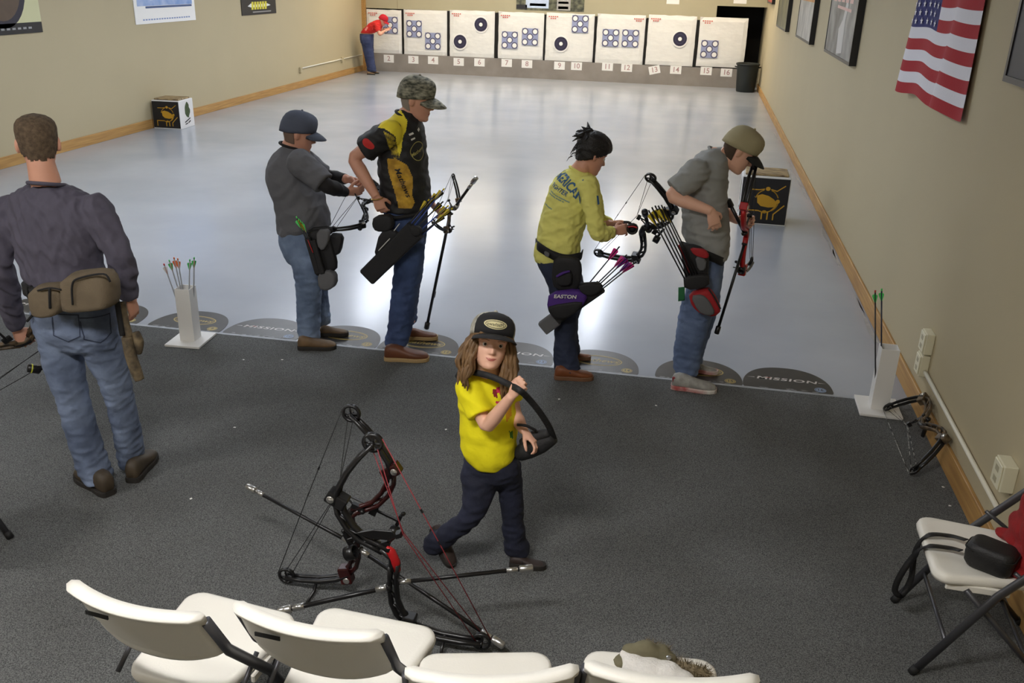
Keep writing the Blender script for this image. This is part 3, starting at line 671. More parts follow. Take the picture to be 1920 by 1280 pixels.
# ================================================================ arrows
M_CARB = mat('carbon_shaft', (24, 24, 27), .35)
M_WHITEPL = mat('white_plastic', (232, 230, 226), .5)
VANE = {k: mat('vane_'+k, c, .5) for k, c in dict(green=(70, 190, 90), orange=(222, 110, 50), yellow=(214, 190, 30), black=(28, 26, 26), pink=(205, 40, 130), purple=(120, 40, 150), blue=(44, 70, 150), white=(228, 226, 222), red=(190, 40, 40), lime=(90, 220, 110)).items()}
def arrow(nock, direc, length, words, vanes=('green', 'green', 'green'), shaft=None, nockm='black', group=None, r=.0038, vlen=.07, vh=.013):
    d = Vector(direc).normalized(); a = Vector((0, 0, 1)) if abs(d.z) < .8 else Vector((0, 1, 0))
    x = (a-d*a.dot(d)).normalized(); y = d.cross(x)
    e = empty('arrow', nock, words, 'arrow', group); e.matrix_basis = frame(x, y, d, nock)
    mb = MB(); mb.tube([(0, 0, .012), (0, 0, length-.02)], r, 8); link('shaft', mb.mesh(), shaft or M_CARB, e, True)
    mb = MB(); mb.tube([(0, 0, 0), (0, 0, .014)], r*1.05, 8); link('nock', mb.mesh(), VANE[nockm], e, True)
    mb = MB(); mb.tube([(0, 0, length-.021), (0, 0, length-.012), (0, 0, length)], [r*1.05, r*1.05, .0006], 8); link('point', mb.mesh(), M_TUBE, e, True)
    for k in range(3):
        R = Matrix.Rotation(k*2*math.pi/3+.4, 4, 'Z')
        mb = MB(); mb.prism([(r*.8, .024), (r+vh*.9, .028), (r+vh, .036), (r*.8, .024+vlen)], .0016, R @ frame((1, 0, 0), (0, 0, 1), (0, -1, 0))); link('vane', mb.mesh(), VANE[vanes[k]], e)
    return e

# arrow stands
M_STAND = mat('white_painted_stand', (234, 232, 228), .5)
def arrow_stand(c, top_px, words, rz, arrows, grp):
    e = empty('arrow_stand', c, words, 'arrow stand', 'white arrow stands'); e.rotation_euler = (0, 0, rz)
    h = PY(top_px[0], top_px[1], c[1]-.03).z
    link('base', bevel(MB().box((0, 0, .008), (.25, .28, .016)).mesh(), .002, 1), M_STAND, e)
    mb = MB(); a, t = .052, .004
    o_ = [(-a, -a), (a, -a), (a, a), (-a, a)]; i_ = [(x*(a-t)/a, y*(a-t)/a) for x, y in o_]
    rings = [[Vector((x, y, z)) for x, y in P] for P, z in ((o_, .016), (o_, h), (i_, h), (i_, .03))]
    mb.loft(rings, True); link('tube', fixn(mb.mesh()), M_STAND, e)
    for (px, py, v, sh, w_) in arrows:
        foot = Vector((c[0]+random.uniform(-.02, .02), c[1]+random.uniform(-.02, .02), .036))
        n = PY(px, py, c[1]+random.uniform(-.03, .03)); arrow(n, foot-n, (foot-n).length, w_, v, sh, v[0] if v[0] != 'white' else 'red', grp, r=.0045, vlen=.055)
    return e
g = 'arrows in the left stand'
M_SILV = mat('silver_shaft', (150, 152, 156), .4)
arrow_stand((-3.27, 5.375, .006), (350, 543), 'white square arrow stand at the left end of the carpet edge', .06,
  [(307, 494, ('white', 'orange', 'white'), M_SILV, 'grey arrow with white vanes, leftmost in the left stand'), (317, 487, ('green', 'orange', 'green'), M_SILV, 'grey arrow with green and orange vanes, second in the left stand'), (326, 482, ('orange', 'orange', 'orange'), M_SILV, 'grey arrow with orange vanes, middle of the left stand'), (333, 484, ('orange', 'white', 'orange'), M_SILV, 'grey arrow with orange and white vanes in the left stand'), (356, 486, ('green', 'white', 'green'), M_SILV, 'grey arrow with green and white vanes, right part of the left stand'), (364, 482, ('green', 'orange', 'green'), M_SILV, 'rightmost grey arrow in the left stand, green vanes')], g)
M_NAVYS = mat('navy_shaft', (26, 36, 62), .35)
arrow_stand((1.325, 5.43, .006), (1665, 655), 'white square arrow stand beside the right wall', -.02,
  [(1641, 544, ('white', 'green', 'lime'), M_CARB, 'slim black arrow with pale green vanes in the right stand'), (1653, 541, ('lime', 'lime', 'lime'), M_NAVYS, 'navy arrow with bright green vanes in the right stand')], 'arrows in the right stand')

# ================================================================ compound bows
M_BLK = mat('bow_black', (22, 21, 22), .35); M_STRB = mat('string_black', (18, 18, 18), .6); M_STRR = mat('string_red', (140, 44, 52), .6); M_STRW = mat('string_white_black', (190, 190, 186), .6, var=1.0, vscale=34, rgb2=(20, 20, 20), detail=0)
M_DRED2 = mat('bow_dark_red', (62, 14, 14), .3, var=.85, vscale=14, rgb2=(18, 15, 15)); M_REDA = mat('bow_bright_red', (176, 26, 30), .35); M_CHR = mat('brushed_steel', (200, 198, 194), .28, metal=.9)
M_CAMO = mat('bow_camo', (120, 100, 74), .55, var=1.0, vscale=26, rgb2=(40, 34, 26)); M_LENS = mat('scope_lens', (60, 66, 70), .08, trans=.7)
def bow(name, A, B, vdir, words, m_riser=None, m_limb=None, m_str=None, m_grip=None, stabs=(), sight=None, group='compound bows', quick=False, riser_w=.028):
    """A, B = top and bottom axle (world); vdir ~ direction from grip to string.  stabs: (u, endpoint world, radius, band) ; sight: (u, reach, side)"""
    A, B = Vector(A), Vector(B); L = (A-B).length; s = L/.84
    U = (A-B).normalized(); V = Vector(vdir); V = (V-U*V.dot(U)).normalized(); W = U.cross(V)
    O = (A+B)/2-V*(.15*s)
    e = empty(name, O, words, 'bow', group); e.matrix_basis = frame(U, V, W, O) @ Matrix.Scale(s, 4)
    inv = e.matrix_basis.inverted()
    m_riser = m_riser or M_BLK; m_limb = m_limb or M_BLK; m_str = m_str or M_STRB; m_grip = m_grip or M_BLK
    P3 = lambda u, v, w_=0: Vector((u, v, w_))
    up = [(.27, -.07), (.22, -.088), (.16, -.086), (.10, -.066), (.065, -.035), (.03, -.006)]
    lo = [(-.03, -.006), (-.07, -.03), (-.12, -.058), (-.17, -.078), (-.22, -.084), (-.27, -.07)]
    mb = MB(); hw = riser_w*.62
    for path in (up, lo):
        for off in (-1, 1):
            mb.tube([P3(u, v+off*hw*.8) for u, v in path], [.011, .011, .011, .011, .012, .013] if path is up else [.013, .012, .011, .011, .011, .011], 8, up=(0, 0, 1), ell=(1.3, .85))
        for k in range(len(path)-1):
            (u0, v0), (u1, v1) = path[k], path[k+1]; mb.tube([P3(u0, v0-hw*.8), P3(u1, v1+hw*.8)], .0055, 6, ell=(1.6, .8), up=(0, 0, 1))
    mb.tube([P3(.045, -.02), P3(.0, -.002), P3(-.045, -.02)], [.014, .0125, .014], 10, ell=(1.2, .9), up=(0, 0, 1))
    link('riser', mb.mesh(), m_riser, e, True)
    mb = MB(); mb.tube([P3(.045, .0), P3(.02, .008), P3(-.02, .004), P3(-.055, -.008)], [.012, .016, .017, .014], 10); link('grip', mb.mesh(), m_grip, e, True)
    mb = MB(); mb.tube([P3(.09, -.05), P3(.085, -.05, .0), P3(.078, .075)], .005, 6); mb.box((.078, .07, 0), (.016, .022, .03)); link('cable_rod', mb.mesh(), M_BLK, e)
    mb = MB(); mb.box((.055, -.01, .006), (.02, .05, .018)); mb.tube([P3(.05, .0, .004), P3(.062, .03, .0), P3(.07, .05, 0)], .004, 6); mb.sphere((.052, -.035, .016), .011, 8, 6); link('arrow_rest', mb.mesh(), M_BLK, e)
    for sg in (1, -1):
        mb = MB(); mb.box((sg*.272, -.072, 0), (.075, .048, .048), Matrix.Rotation(sg*-.6, 3, 'Z')); pk = link('limb_pocket', bevel(mb.mesh(), .006, 2), m_riser, e)
        mb = MB(); mb.lathe([(.012, -.026), (.014, -.024), (.014, .024), (.012, .026)], 12, Matrix.Translation((sg*.285, -.085, 0))); link('limb_bolt', mb.mesh(), M_CHR, pk, True)
        for w_ in (-.014, .014):
            mb = MB(); path = [P3(sg*.26, -.085, w_), P3(sg*.31, -.045, w_), P3(sg*.355, .015, w_), P3(sg*.39, .08, w_), P3(sg*.42, .15, w_*.9)]
            mb.tube(path, [.0125, .0125, .012, .011, .009], 8, up=(0, 0, 1), ell=(.95, .85)); link('limb', mb.mesh(), m_limb, e, True)
        c = P3(sg*.42, .15)
        mb = MB(); n = 18
        ring_o = [(.036*(1+.12*math.cos(a))*math.cos(a), .036*(1+.12*math.cos(a))*math.sin(a)) for a in [2*math.pi*j/n for j in range(n)]]
        ring_i = [(x*.74, y*.74) for x, y in ring_o]
        for z in (-.003,):
            rings = [[Vector((c.x+x*k, c.y+y*k, zz)) for x, y in P] for P, zz, k in ((ring_i, -.006, 1), (ring_o, -.006, 1), (ring_o, -.002, .95), (ring_o, .002, .95), (ring_o, .006, 1), (ring_i, .006, 1), (ring_i, -.006, 1))]
            mb.loft(rings, False)
        for k in range(4):
            a = k*math.pi/2+.5; mb.tube([c, c+Vector((math.cos(a)*.03, math.sin(a)*.03, 0))], .004, 6)
        mb.tube([c+Vector((0, 0, -.018)), c+Vector((0, 0, .018))], .006, 8); link('cam', mb.mesh(), M_BLK, e, True)
    q = .0016/s*max(1, s)
    mb = MB(); mb.tube([P3(.425, .187), P3(0, .189), P3(-.425, .187)], q*1.1, 6); st = link('bowstring', mb.mesh(), m_str, e, True)
    mb = MB(); mb.tube([P3(.13, .188), P3(.145, .188)], .0042, 6); mb.tube([P3(-.004, .189), P3(.012, .189)], .003, 6); link('peep', mb.mesh(), M_BLK, st)
    for s1 in (1, -1):
        mb = MB(); mb.tube([P3(s1*.415, .135, s1*.006), P3(.078, .085, .004*s1), P3(-s1*.40, .16, s1*.012)], q, 6); link('cable', mb.mesh(), m_str, e, True)
    if sight:
        u, reach, w_ = sight
        mb = MB(); mb.box((u, -.075-reach/2, .02*w_), (.012, reach, .008)); mb.box((u, -.07, .012*w_), (.045, .03, .012)); sg_ = link('sight', bevel(mb.mesh(), .002, 1), M_BLK, e)
        mb = MB(); mb.box((u-.01, -.075-reach, .025*w_), (.07, .014, .014)); mb.tube([P3(u-.03, -.075-reach, .03*w_), P3(u-.03, -.075-reach, .055*w_)], .004, 6); mb.sphere((u+.03, -.08-reach, .035*w_), .010, 8, 6); link('sight_block', mb.mesh(), M_BLK, sg_)
        mb = MB(); n = 20; c = Vector((u-.04, -.075-reach, .045*w_-.045*w_))
        M = Matrix.Translation(c) @ Matrix.Rotation(math.pi/2, 4, 'X')
        mb.loft([[M @ Vector((r*math.cos(2*math.pi*j/n), r*math.sin(2*math.pi*j/n), z)) for j in range(n)] for r, z in ((.021, -.018), (.025, -.018), (.025, .018), (.021, .018), (.021, -.018))], False); sc_ = link('scope', mb.mesh(), M_BLK, sg_, True)
        mb = MB(); mb.lathe([(.021, -.002), (.021, .002)], 18, M); link('lens', mb.mesh(), M_LENS, sc_)
    for (u, end, rad, band) in stabs:
        p0 = P3(u, -.085 if u < .1 else -.06) if not isinstance(u, tuple) else P3(*u); p1 = inv @ Vector(end); d = (p1-p0); ln = d.length; d.normalize(); rr = rad/s
        mb = MB(); mb.tube([p0, p1-d*(.05/s)], rr, 10); so = link('stabilizer', mb.mesh(), M_BLK, e, True)
        mb = MB(); mb.tube([p1-d*(.055/s), p1-d*(.05/s), p1-d*(.004/s), p1], [rr*1.2, rr*1.75, rr*1.75, rr*1.4], 12); link('end_weight', mb.mesh(), M_CHR if band else M_BLK, so, True)
        if band:
            for k0, k1 in ((.012, .055), (ln-.105/s, ln-.06/s)):
                mb = MB(); mb.tube([p0+d*k0, p0+d*k1], rr*1.25, 12); link('silver_band', mb.mesh(), M_CHR, so, True)
        mb = MB(); mb.tube([p0, p0+d*.014], rr*1.9, 10); link('mount', mb.mesh(), M_BLK, so, True)
    e['_s'] = s
    return e
def bowpt(e, u, v, w_=0): return e.matrix_basis @ Vector((u, v, w_))

# bow standing on its kickstand, black strings
B1 = PZ(537, 1080, .055); A1 = PY(658, 776, B1.y)
b1 = bow('compound_bow', A1, B1, (-1, 0, -.3), 'black and dark red compound bow with black strings, standing left among the chairs', M_DRED2, M_BLK, M_STRB, stabs=[((-.12, -.05), PZ(463, 911, .32), .0085, True), ((-.13, -.075), PY(945, 1211, 2.74), .009, True)], sight=(.06, .10, -1))
mb = MB()
for dy in (-.06, .05):
    q = bowpt(b1, -.36, .03); mb.tube([q, Vector((q.x+.0, q.y+dy*.6, q.z*.45)), Vector((q.x-.01, q.y+dy*1.6, .012))], [.007, .008, .006], 8)
put('kickstand', mb.mesh(), M_BLK, b1, True)
# second bow, red strings
B2 = PZ(903, 1203, .06); A2 = PY(700, 831, B2.y-.03)
b2 = bow('compound_bow', A2, B2, (1, 0, .3), 'black compound bow with red strings and red grip, beside the walking girl', M_BLK, M_BLK, M_STRR, M_REDA, stabs=[((-.10, -.04), PY(999, 1064, B2.y+.18), .0085, True), ((-.11, -.06), PY(522, 1146, B2.y-.1), .010, True)], sight=(.10, .06, 1))
mb = MB(); P_ = lambda u, v, w_: Vector((u, v, w_))
mb.loft([[P_(.15+k*.0, -.02, .02), P_(.15, -.02, .024), P_(.15, -.018, .022)] for k in range(1)]*2, True) if False else None
c0 = b2.matrix_basis.inverted() @ PY(665, 998, B2.y-.03); c1_ = b2.matrix_basis.inverted() @ PY(745, 1003, B2.y-.03)
d = c1_-c0; nrm = Vector((-d.y, d.x, 0)).normalized()
mb.prism([(0, 0), (.35*d.length, .020), (.8*d.length, .022), (d.length, .006), (.9*d.length, -.016), (.45*d.length, -.018)], .008, frame(d.normalized(), nrm, (0, 0, 1), c0))
link('blade_plate', bevel(mb.mesh(), .002, 1), M_BLK, b2)
mb = MB()
for dy in (-.05, .06):
    q = bowpt(b2, -.36, .03); mb.tube([q, Vector((q.x, q.y+dy*1.4, .012))], [.007, .006], 8)
put('kickstand', mb.mesh(), M_BLK, b2, True)
# camo bow leaning at the right wall
Aw = PZ(1714, 768, .06); Bw = PZ(1757, 886, .05); Aw.x = min(Aw.x, RW-.2); Bw.x = min(Bw.x, RW-.2)
bow('compound_bow', Aw, Bw, (-1, 0, -.95), 'small camouflage bow leaning against the wooden baseboard of the right wall', M_CAMO, M_BLK, M_STRW, stabs=[((.02, -.05), PZ(1730, 818, .05), .007, False)], riser_w=.034)

# ================================================================ things on the chairs
# black camera bag with strap
cb = PZ(1858, 1045, .49); e = empty('camera_bag', (cb.x, cb.y, .452), 'small black camera bag with a long strap on the seat beside the red jacket', 'bag'); M_BAG = mat('black_nylon', (24, 23, 24), .55, bump=.2, bscale=200)
e.rotation_euler = (0, 0, math.radians(-32))
rings = []
for z, s in ((0, .86), (.015, .97), (.05, 1), (.075, .97), (.09, .86), (.095, .7)):
    rings.append([Vector((x*s, y*s, z)) for x, y in rrect(.085, .085, -.06, .06, .035)])
link('bag_body', fixn(MB().loft(rings, True).mesh()), M_BAG, e, True)
link('zip', MB().tube([Vector((x*1.01, y*1.01, .07)) for x, y in rrect(.085, .085, -.06, .06, .035)], .0025, 6).mesh(), M_RUB, e, True)
def ribbon(name, pts, wd, m, root, nrm=(0, 0, 1), th=.002):
    pts = [Vector(p) for p in pts]; mb = MB(); rings = []
    for i, p in enumerate(pts):
        t = (pts[min(i+1, len(pts)-1)]-pts[max(i-1, 0)]).normalized(); n_ = Vector(nrm) if not hasattr(nrm[0], '__len__') else (lambda f: Vector(nrm[int(f)]).lerp(Vector(nrm[min(int(f)+1, len(nrm)-1)]), f-int(f)))(i/(len(pts)-1)*(len(nrm)-1))
        sd = t.cross(n_).normalized(); n2 = sd.cross(t).normalized()
        rings.append([p+sd*wd/2+n2*th, p-sd*wd/2+n2*th, p-sd*wd/2-n2*th, p+sd*wd/2-n2*th])
    mb.loft(rings, True); return put(name, fixn(mb.mesh()), m, root, True)
def spline(pts, n=6):
    """Catmull-Rom through points"""
    pts = [Vector(p) for p in pts]; out = []
    for i in range(len(pts)-1):
        p0, p1, p2, p3 = pts[max(i-1, 0)], pts[i], pts[i+1], pts[min(i+2, len(pts)-1)]
        for k in range(n):
            t = k/n; out.append(.5*((2*p1)+(p2-p0)*t+(2*p0-5*p1+4*p2-p3)*t*t+(3*p1-p0-3*p2+p3)*t**3))
    out.append(pts[-1]); return out
yb = 3.3
sp = spline([PZ(1812, 1012, .49), PZ(1780, 1004, .466), PZ(1738, 1004, .464), PY(1716, 1035, 3.30), PY(1708, 1085, 3.29), PY(1690, 1116, 3.28), PY(1678, 1105, 3.28), PY(1690, 1075, 3.27), PY(1714, 1042, 3.26), PZ(1738, 1024, .464), PZ(1780, 1027, .466), PZ(1802, 1032, .48)])
ribbon('strap', sp, .024, M_BAG, e, [(0, 0, 1), (0, 0, 1), (-.2, 0, 1), (-.75, -.6, .3), (-.7, -.7, .1), (-.5, -.8, -.3), (-.3, -.9, .2), (-.5, -.8, .3), (-.6, -.7, .4), (-.2, 0, 1), (0, 0, 1), (0, 0, 1)])
# red jacket heap
def blob(name, pts, rads, m, root, voxel=.012, wr=.012, seed=0, sm=4):
    mb = MB()
    for p, r in zip(pts, rads): mb.sphere(p, r, 14, 10)
    me = fuse(mb.mesh(), voxel, sm); wrinkle(me, wr, 14, seed); return put(name, me, m, root, True)
def fuse(me, voxel=.008, smooth=3, sfac=.5):
    o = bpy.data.objects.new('tmp', me); COL.objects.link(o)
    r = o.modifiers.new('r', 'REMESH'); r.mode = 'VOXEL'; r.voxel_size = voxel
    if smooth: sm = o.modifiers.new('s', 'SMOOTH'); sm.iterations = smooth; sm.factor = sfac
    dg = bpy.context.evaluated_depsgraph_get(); out = bpy.data.meshes.new_from_object(o.evaluated_get(dg))
    bpy.data.objects.remove(o); out.materials.clear(); return out
def nz3(co, f, seed):
    """cheap smooth numpy noise in about -1..1"""
    rs = np.random.RandomState(seed+11); v = np.zeros(len(co))
    for k in range(5):
        d = rs.normal(size=3); d /= np.linalg.norm(d); d2 = rs.normal(size=3); ph = rs.uniform(0, 6.28, 2)
        v += np.sin(co@d*f*(.7+.25*k)+ph[0]+1.3*np.sin(co@d2*f*.45+ph[1]))
    return v/3.0
def wrinkle(me, amp, f=25, seed=0, axis=None, mask=None):
    n = len(me.vertices); co = np.empty(n*3); me.vertices.foreach_get('co', co); co = co.reshape(-1, 3)
    nr = np.empty(n*3); me.vertices.foreach_get('normal', nr); nr = nr.reshape(-1, 3)
    c2 = co.copy()
    if axis is not None: c2 = c2*np.array(axis)
    h = nz3(c2, f, seed); h = 1-2*np.abs(np.clip(h, -1, 1))**.8
    h = h*.6+.4*nz3(c2, f*2.1, seed+5)
    if mask is not None: h = h*mask(co)
    co2 = co+nr*(h*amp)[:, None]; me.vertices.foreach_set('co', co2.ravel()); me.update(); return me
M_REDJ = mat('red_fleece', (150, 16, 20), .85, var=.5, vscale=30, bump=.3, bscale=90)
e = empty('red_jacket', (1.43, 3.16, .45), 'red jacket lying on the folding chair by the right wall', 'jacket')
blob('jacket_cloth', [(1.385, 3.27, .485), (1.37, 3.14, .475), (1.36, 3.07, .468), (1.38, 3.33, .47), (1.385, 3.26, .55), (1.39, 3.14, .58), (1.39, 3.24, .63), (1.395, 3.18, .66), (1.40, 3.16, .49)], [(.05, .06, .028), (.06, .07, .03), (.05, .06, .022), (.05, .05, .022), (.04, .09, .06), (.035, .1, .07), (.03, .08, .09), (.028, .06, .09), (.06, .1, .04)], M_REDJ, e, .012, .012, 3)
# fur-trimmed coat on chair four
e = empty('fur_trimmed_coat', (.05, 2.2, .448), 'olive and white coat with a fur-trimmed hood lying on a white chair', 'coat')
M_OLIVE = mat('olive_cloth', (112, 106, 82), .85, var=.4, vscale=25); M_FLEECE = mat('white_fleece', (226, 222, 216), .95, var=.25, vscale=60, bump=.6, bscale=160)
def cz(px, py, z): return PZ(px, py, z)
blob('hood', [cz(1185, 1222, .49), cz(1210, 1222, .50), cz(1235, 1225, .49), cz(1165, 1240, .47), cz(1255, 1240, .475), cz(1300, 1258, .46)], [(.035, .03, .03), (.045, .03, .04), (.035, .03, .03), (.03, .03, .02), (.03, .03, .025), (.05, .03, .018)], M_OLIVE, e, .008, .008, 5)
blob('lining', [cz(1190, 1240, .485), cz(1220, 1250, .485), cz(1250, 1256, .485), cz(1200, 1262, .47), cz(1265, 1270, .475), cz(1175, 1228, .485)], [(.04, .03, .022), (.05, .04, .025), (.045, .04, .025), (.06, .04, .02), (.06, .04, .02), (.025, .02, .02)], M_FLEECE, e, .008, .006, 6)
M_FUR = mat('brown_fur', (136, 122, 96), .95, var=.7, vscale=50, rgb2=(80, 68, 48))
core = blob('fur_trim', [cz(1268, 1246, .475), cz(1285, 1250, .478), cz(1303, 1255, .478), cz(1318, 1260, .472), cz(1222, 1212, .50), cz(1240, 1222, .495)], [(.022, .018, .016)]*4+[(.02, .016, .016)]*2, M_FUR, e, .007, .003, 7)
mb = MB(); pm = core.data
for k in range(900):
    v = pm.vertices[random.randrange(len(pm.vertices))]; p = v.co; n_ = (v.normal+Vector((random.uniform(-.5, .5), random.uniform(-.5, .5), random.uniform(0, .6)))).normalized()
    t = n_.orthogonal().normalized()*.0011; l = random.uniform(.014, .03); mb.add([p-t, p+t, p+n_*l+Vector((random.uniform(-.006, .006), random.uniform(-.006, .006), -.003))], [(0, 1, 2)])
o = link('fur_hairs', mb.mesh(), M_FUR, core); o['kind'] = 'stuff'
o = link('snap_button', MB().lathe([(.008, 0), (.008, .003), (.004, .004), (0.001, .004)], 14).mesh(), M_CHR, e); o.location = cz(1254, 1233, .505)-Vector(e.location)
# ================================================================ people: toolkit
M_SKIN = mat('skin_warm', (218, 162, 136), .55, var=.22, vscale=14, rgb2=(196, 128, 104)); M_SKIN_F = mat('skin_fair', (232, 182, 156), .5, var=.15, vscale=14, rgb2=(218, 154, 128))
M_LIP = mat('lip_rose', (176, 98, 88), .5); M_EYEW = mat('eye_white', (225, 220, 214), .3); M_IRIS = mat('eye_dark', (40, 30, 26), .2); M_BROW = mat('brow_brown', (88, 64, 44), .8)
def pxof(P):
    d = Vector(P)-CAM; k = d.dot(_f); return 960+FPX*d.dot(_r)/k, 640-FPX*d.dot(_u)/k
class Crop:
    """pixel helper for one figure: data read in an enlarged view, turned into world points on planes of constant y"""
    def __init__(s, ox, oy, sc, Y): s.ox, s.oy, s.sc, s.Y = ox, oy, sc, Y
    def xy(s, x, y): return s.ox+x/s.sc, s.oy+y/s.sc
    def p(s, x, y, dy=0.0): return PY(*s.xy(x, y), s.Y+dy)
    def g(s, x, y, z=0.0): return PZ(*s.xy(x, y), z)
def rows_rings(c, rows, k=1.0, n=28, ex=2.3, dz=0.0):
    rings = []
    for r in rows:
        xl, xr, y, hd = r[:4]; dy = r[4] if len(r) > 4 else 0.0
        a, b = c.p(xl, y, dy), c.p(xr, y, dy); m = (a+b)/2; hw = (b-a).length/2
        hw = max(hw*.6, math.sqrt(max(0.0, hw*hw-(hd*m.x/m.y)**2)))   # the depth of a turned oval also shows in its outline
        ring = []
        for j in range(n):
            t = 2*math.pi*j/n; cs, sn = math.cos(t), math.sin(t)
            ring.append(Vector((m.x+k*hw*math.copysign(abs(cs)**(2/ex), cs), m.y+k*hd*math.copysign(abs(sn)**(2/ex), sn), m.z+dz)))
        rings.append(ring)
    return rings
def laplace(me, it=2, fac=.5, wt=None):
    n = len(me.vertices); co = np.empty(n*3); me.vertices.foreach_get('co', co); co = co.reshape(-1, 3)
    ne = len(me.edges); ed = np.empty(ne*2, dtype=np.int64); me.edges.foreach_get('vertices', ed); ed = ed.reshape(-1, 2)
    deg = np.bincount(ed.ravel(), minlength=n).astype(float); deg[deg == 0] = 1
    w_ = np.ones(n) if wt is None else wt(co)
    for _ in range(it):
        ac = np.zeros_like(co)
        for k in range(3):
            ac[:, k] = np.bincount(ed[:, 0], weights=co[ed[:, 1], k], minlength=n)+np.bincount(ed[:, 1], weights=co[ed[:, 0], k], minlength=n)
        co = co+(ac/deg[:, None]-co)*(fac*w_)[:, None]
    me.vertices.foreach_set('co', co.ravel()); me.update(); return me
# ---- head: slices (z, front, back, half width)
HS = [(-.118, .070, -.020, .012), (-.114, .086, .0, .028), (-.100, .094, .035, .042), (-.080, .095, .058, .052), (-.060, .095, .068, .058), (-.040, .094, .076, .064), (-.020, .092, .084, .068), (.0, .089, .092, .071), (.020, .091, .098, .074), (.040, .094, .101, .076), (.060, .090, .102, .0765), (.080, .080, .097, .073), (.096, .064, .083, .063), (.108, .043, .060, .046), (.115, .022, .032, .025), (.118, .004, .006, .005)]
def head_surface(z, a):
    """radius vector of the head at height z and angle a (0 = front, pi = back); local x = right, y = front"""
    for i in range(len(HS)-1):
        if HS[i][0] <= z <= HS[i+1][0]:
            t = (z-HS[i][0])/(HS[i+1][0]-HS[i][0]); t = t*t*(3-2*t)*.5+t*.5
            f, b, w_ = [HS[i][k]*(1-t)+HS[i+1][k]*t for k in (1, 2, 3)]; break
    else: f, b, w_ = HS[0][1:] if z < 0 else HS[-1][1:]
    cy = (f-b)/2; hy = (f+b)/2; ex = 2.15
    s, c = math.sin(a), math.cos(a)
    x = w_*math.copysign(abs(s)**(2/ex), s); y = cy+hy*math.copysign(abs(c)**(2/ex), c)
    if c > 0:
        g = lambda v, m, sd: math.exp(-((v-m)/sd)**2)
        nose = .030*g(x, 0, .013)*max(0, min(1, (.028-z)/.055))*(1 if z > -.034 else g(z, -.034, .007))
        eye = -.010*(g(x, .031, .016)+g(x, -.031, .016))*g(z, .004, .014)
        brow = .005*g(abs(x), .03, .022)*g(z, .026, .009)
        lip = .006*g(x, 0, .022)*(g(z, -.058, .006)+.9*g(z, -.070, .006)); chin = .006*g(x, 0, .02)*g(z, -.104, .014)
        cheek = .004*g(abs(x), .045, .018)*g(z, -.02, .022)
        y += (nose+eye+brow+lip+chin+cheek)
    return Vector((x, y, z))
class Head:
    def __init__(s, c, fwd, up, sc=1.0, asp=1.0):
        F = Vector(fwd).normalized(); Uu = Vector(up); Uu = (Uu-F*Uu.dot(F)).normalized(); R = F.cross(Uu)
        s.M = frame(R, F, Uu, c) @ Matrix.Diagonal((sc*asp, sc, sc/math.sqrt(asp), 1)); s.sc = sc; s.c = Vector(c); s.F, s.U, s.R = F, Uu, R
    def w(s, x, y, z): return s.M @ Vector((x, y, z))
    def add(s, mb):
        n = 56; zs = [-.118+.236*k/64 for k in range(65)]
        mb.loft([[s.M @ head_surface(z, 2*math.pi*j/n) for j in range(n)] for z in zs], True)
        for sg in (-1, 1):
            mb.sphere(s.w(sg*.076, -.008, -.004), [k*s.sc for k in (.009, .020, .031)], 12, 8, (s.M.to_3x3().normalized() @ Matrix.Rotation(sg*.35, 3, 'Z')))
    def neck(s, mb, base, r0=.054, r1=.062): mb.tube([s.w(0, -.012, -.03), s.w(0, -.02, -.085), Vector(base)], [r0*s.sc, r0*s.sc, r1*s.sc], 20)
    def shell(s, fn, off, n=64, m=48, z0=-.1):
        """outer shell of the head where fn(z, a) > 0, lifted by off(z, a)"""
        mb = MB(); idx = {}; V = []
        zs = [z0+(.1185-z0)*k/m for k in range(m+1)]
        def vid(i, j, lay):
            k = (i, j % n, lay)
            if k not in idx:
                p = head_surface(zs[i], 2*math.pi*j/n); o_ = off(zs[i], 2*math.pi*j/n) if lay else -.004
                q = Vector((p.x, p.y+.005, p.z)); q2 = Vector((q.x, q.y, max(q.z-.0, 0))) if False else q
                d = Vector((p.x, p.y-.005, p.z*.9)).normalized(); idx[k] = len(V); V.append(s.M @ (p+d*o_))
            return idx[k]
        F = []; keep = set((i, j) for i in range(m) for j in range(n) if fn((zs[i]+zs[i+1])/2, math.atan2(math.sin(2*math.pi*(j+.5)/n), math.cos(2*math.pi*(j+.5)/n))) > 0)
        for (i, j) in keep:
            F.append((vid(i, j, 1), vid(i, j+1, 1), vid(i+1, j+1, 1), vid(i+1, j, 1)))
            for (di, dj, e0, e1) in ((-1, 0, (i, j+1), (i, j)), (1, 0, (i+1, j), (i+1, j+1)), (0, -1, (i, j), (i+1, j)), (0, 1, (i+1, j+1), (i, j+1))):
                ni, nj = i+di, (j+dj) % n
                if (ni, nj) not in keep: F.append((vid(*e0, 1), vid(*e1, 1), vid(*e1, 0), vid(*e0, 0)))
        mb.add(V, F); return fixn(mb.mesh())
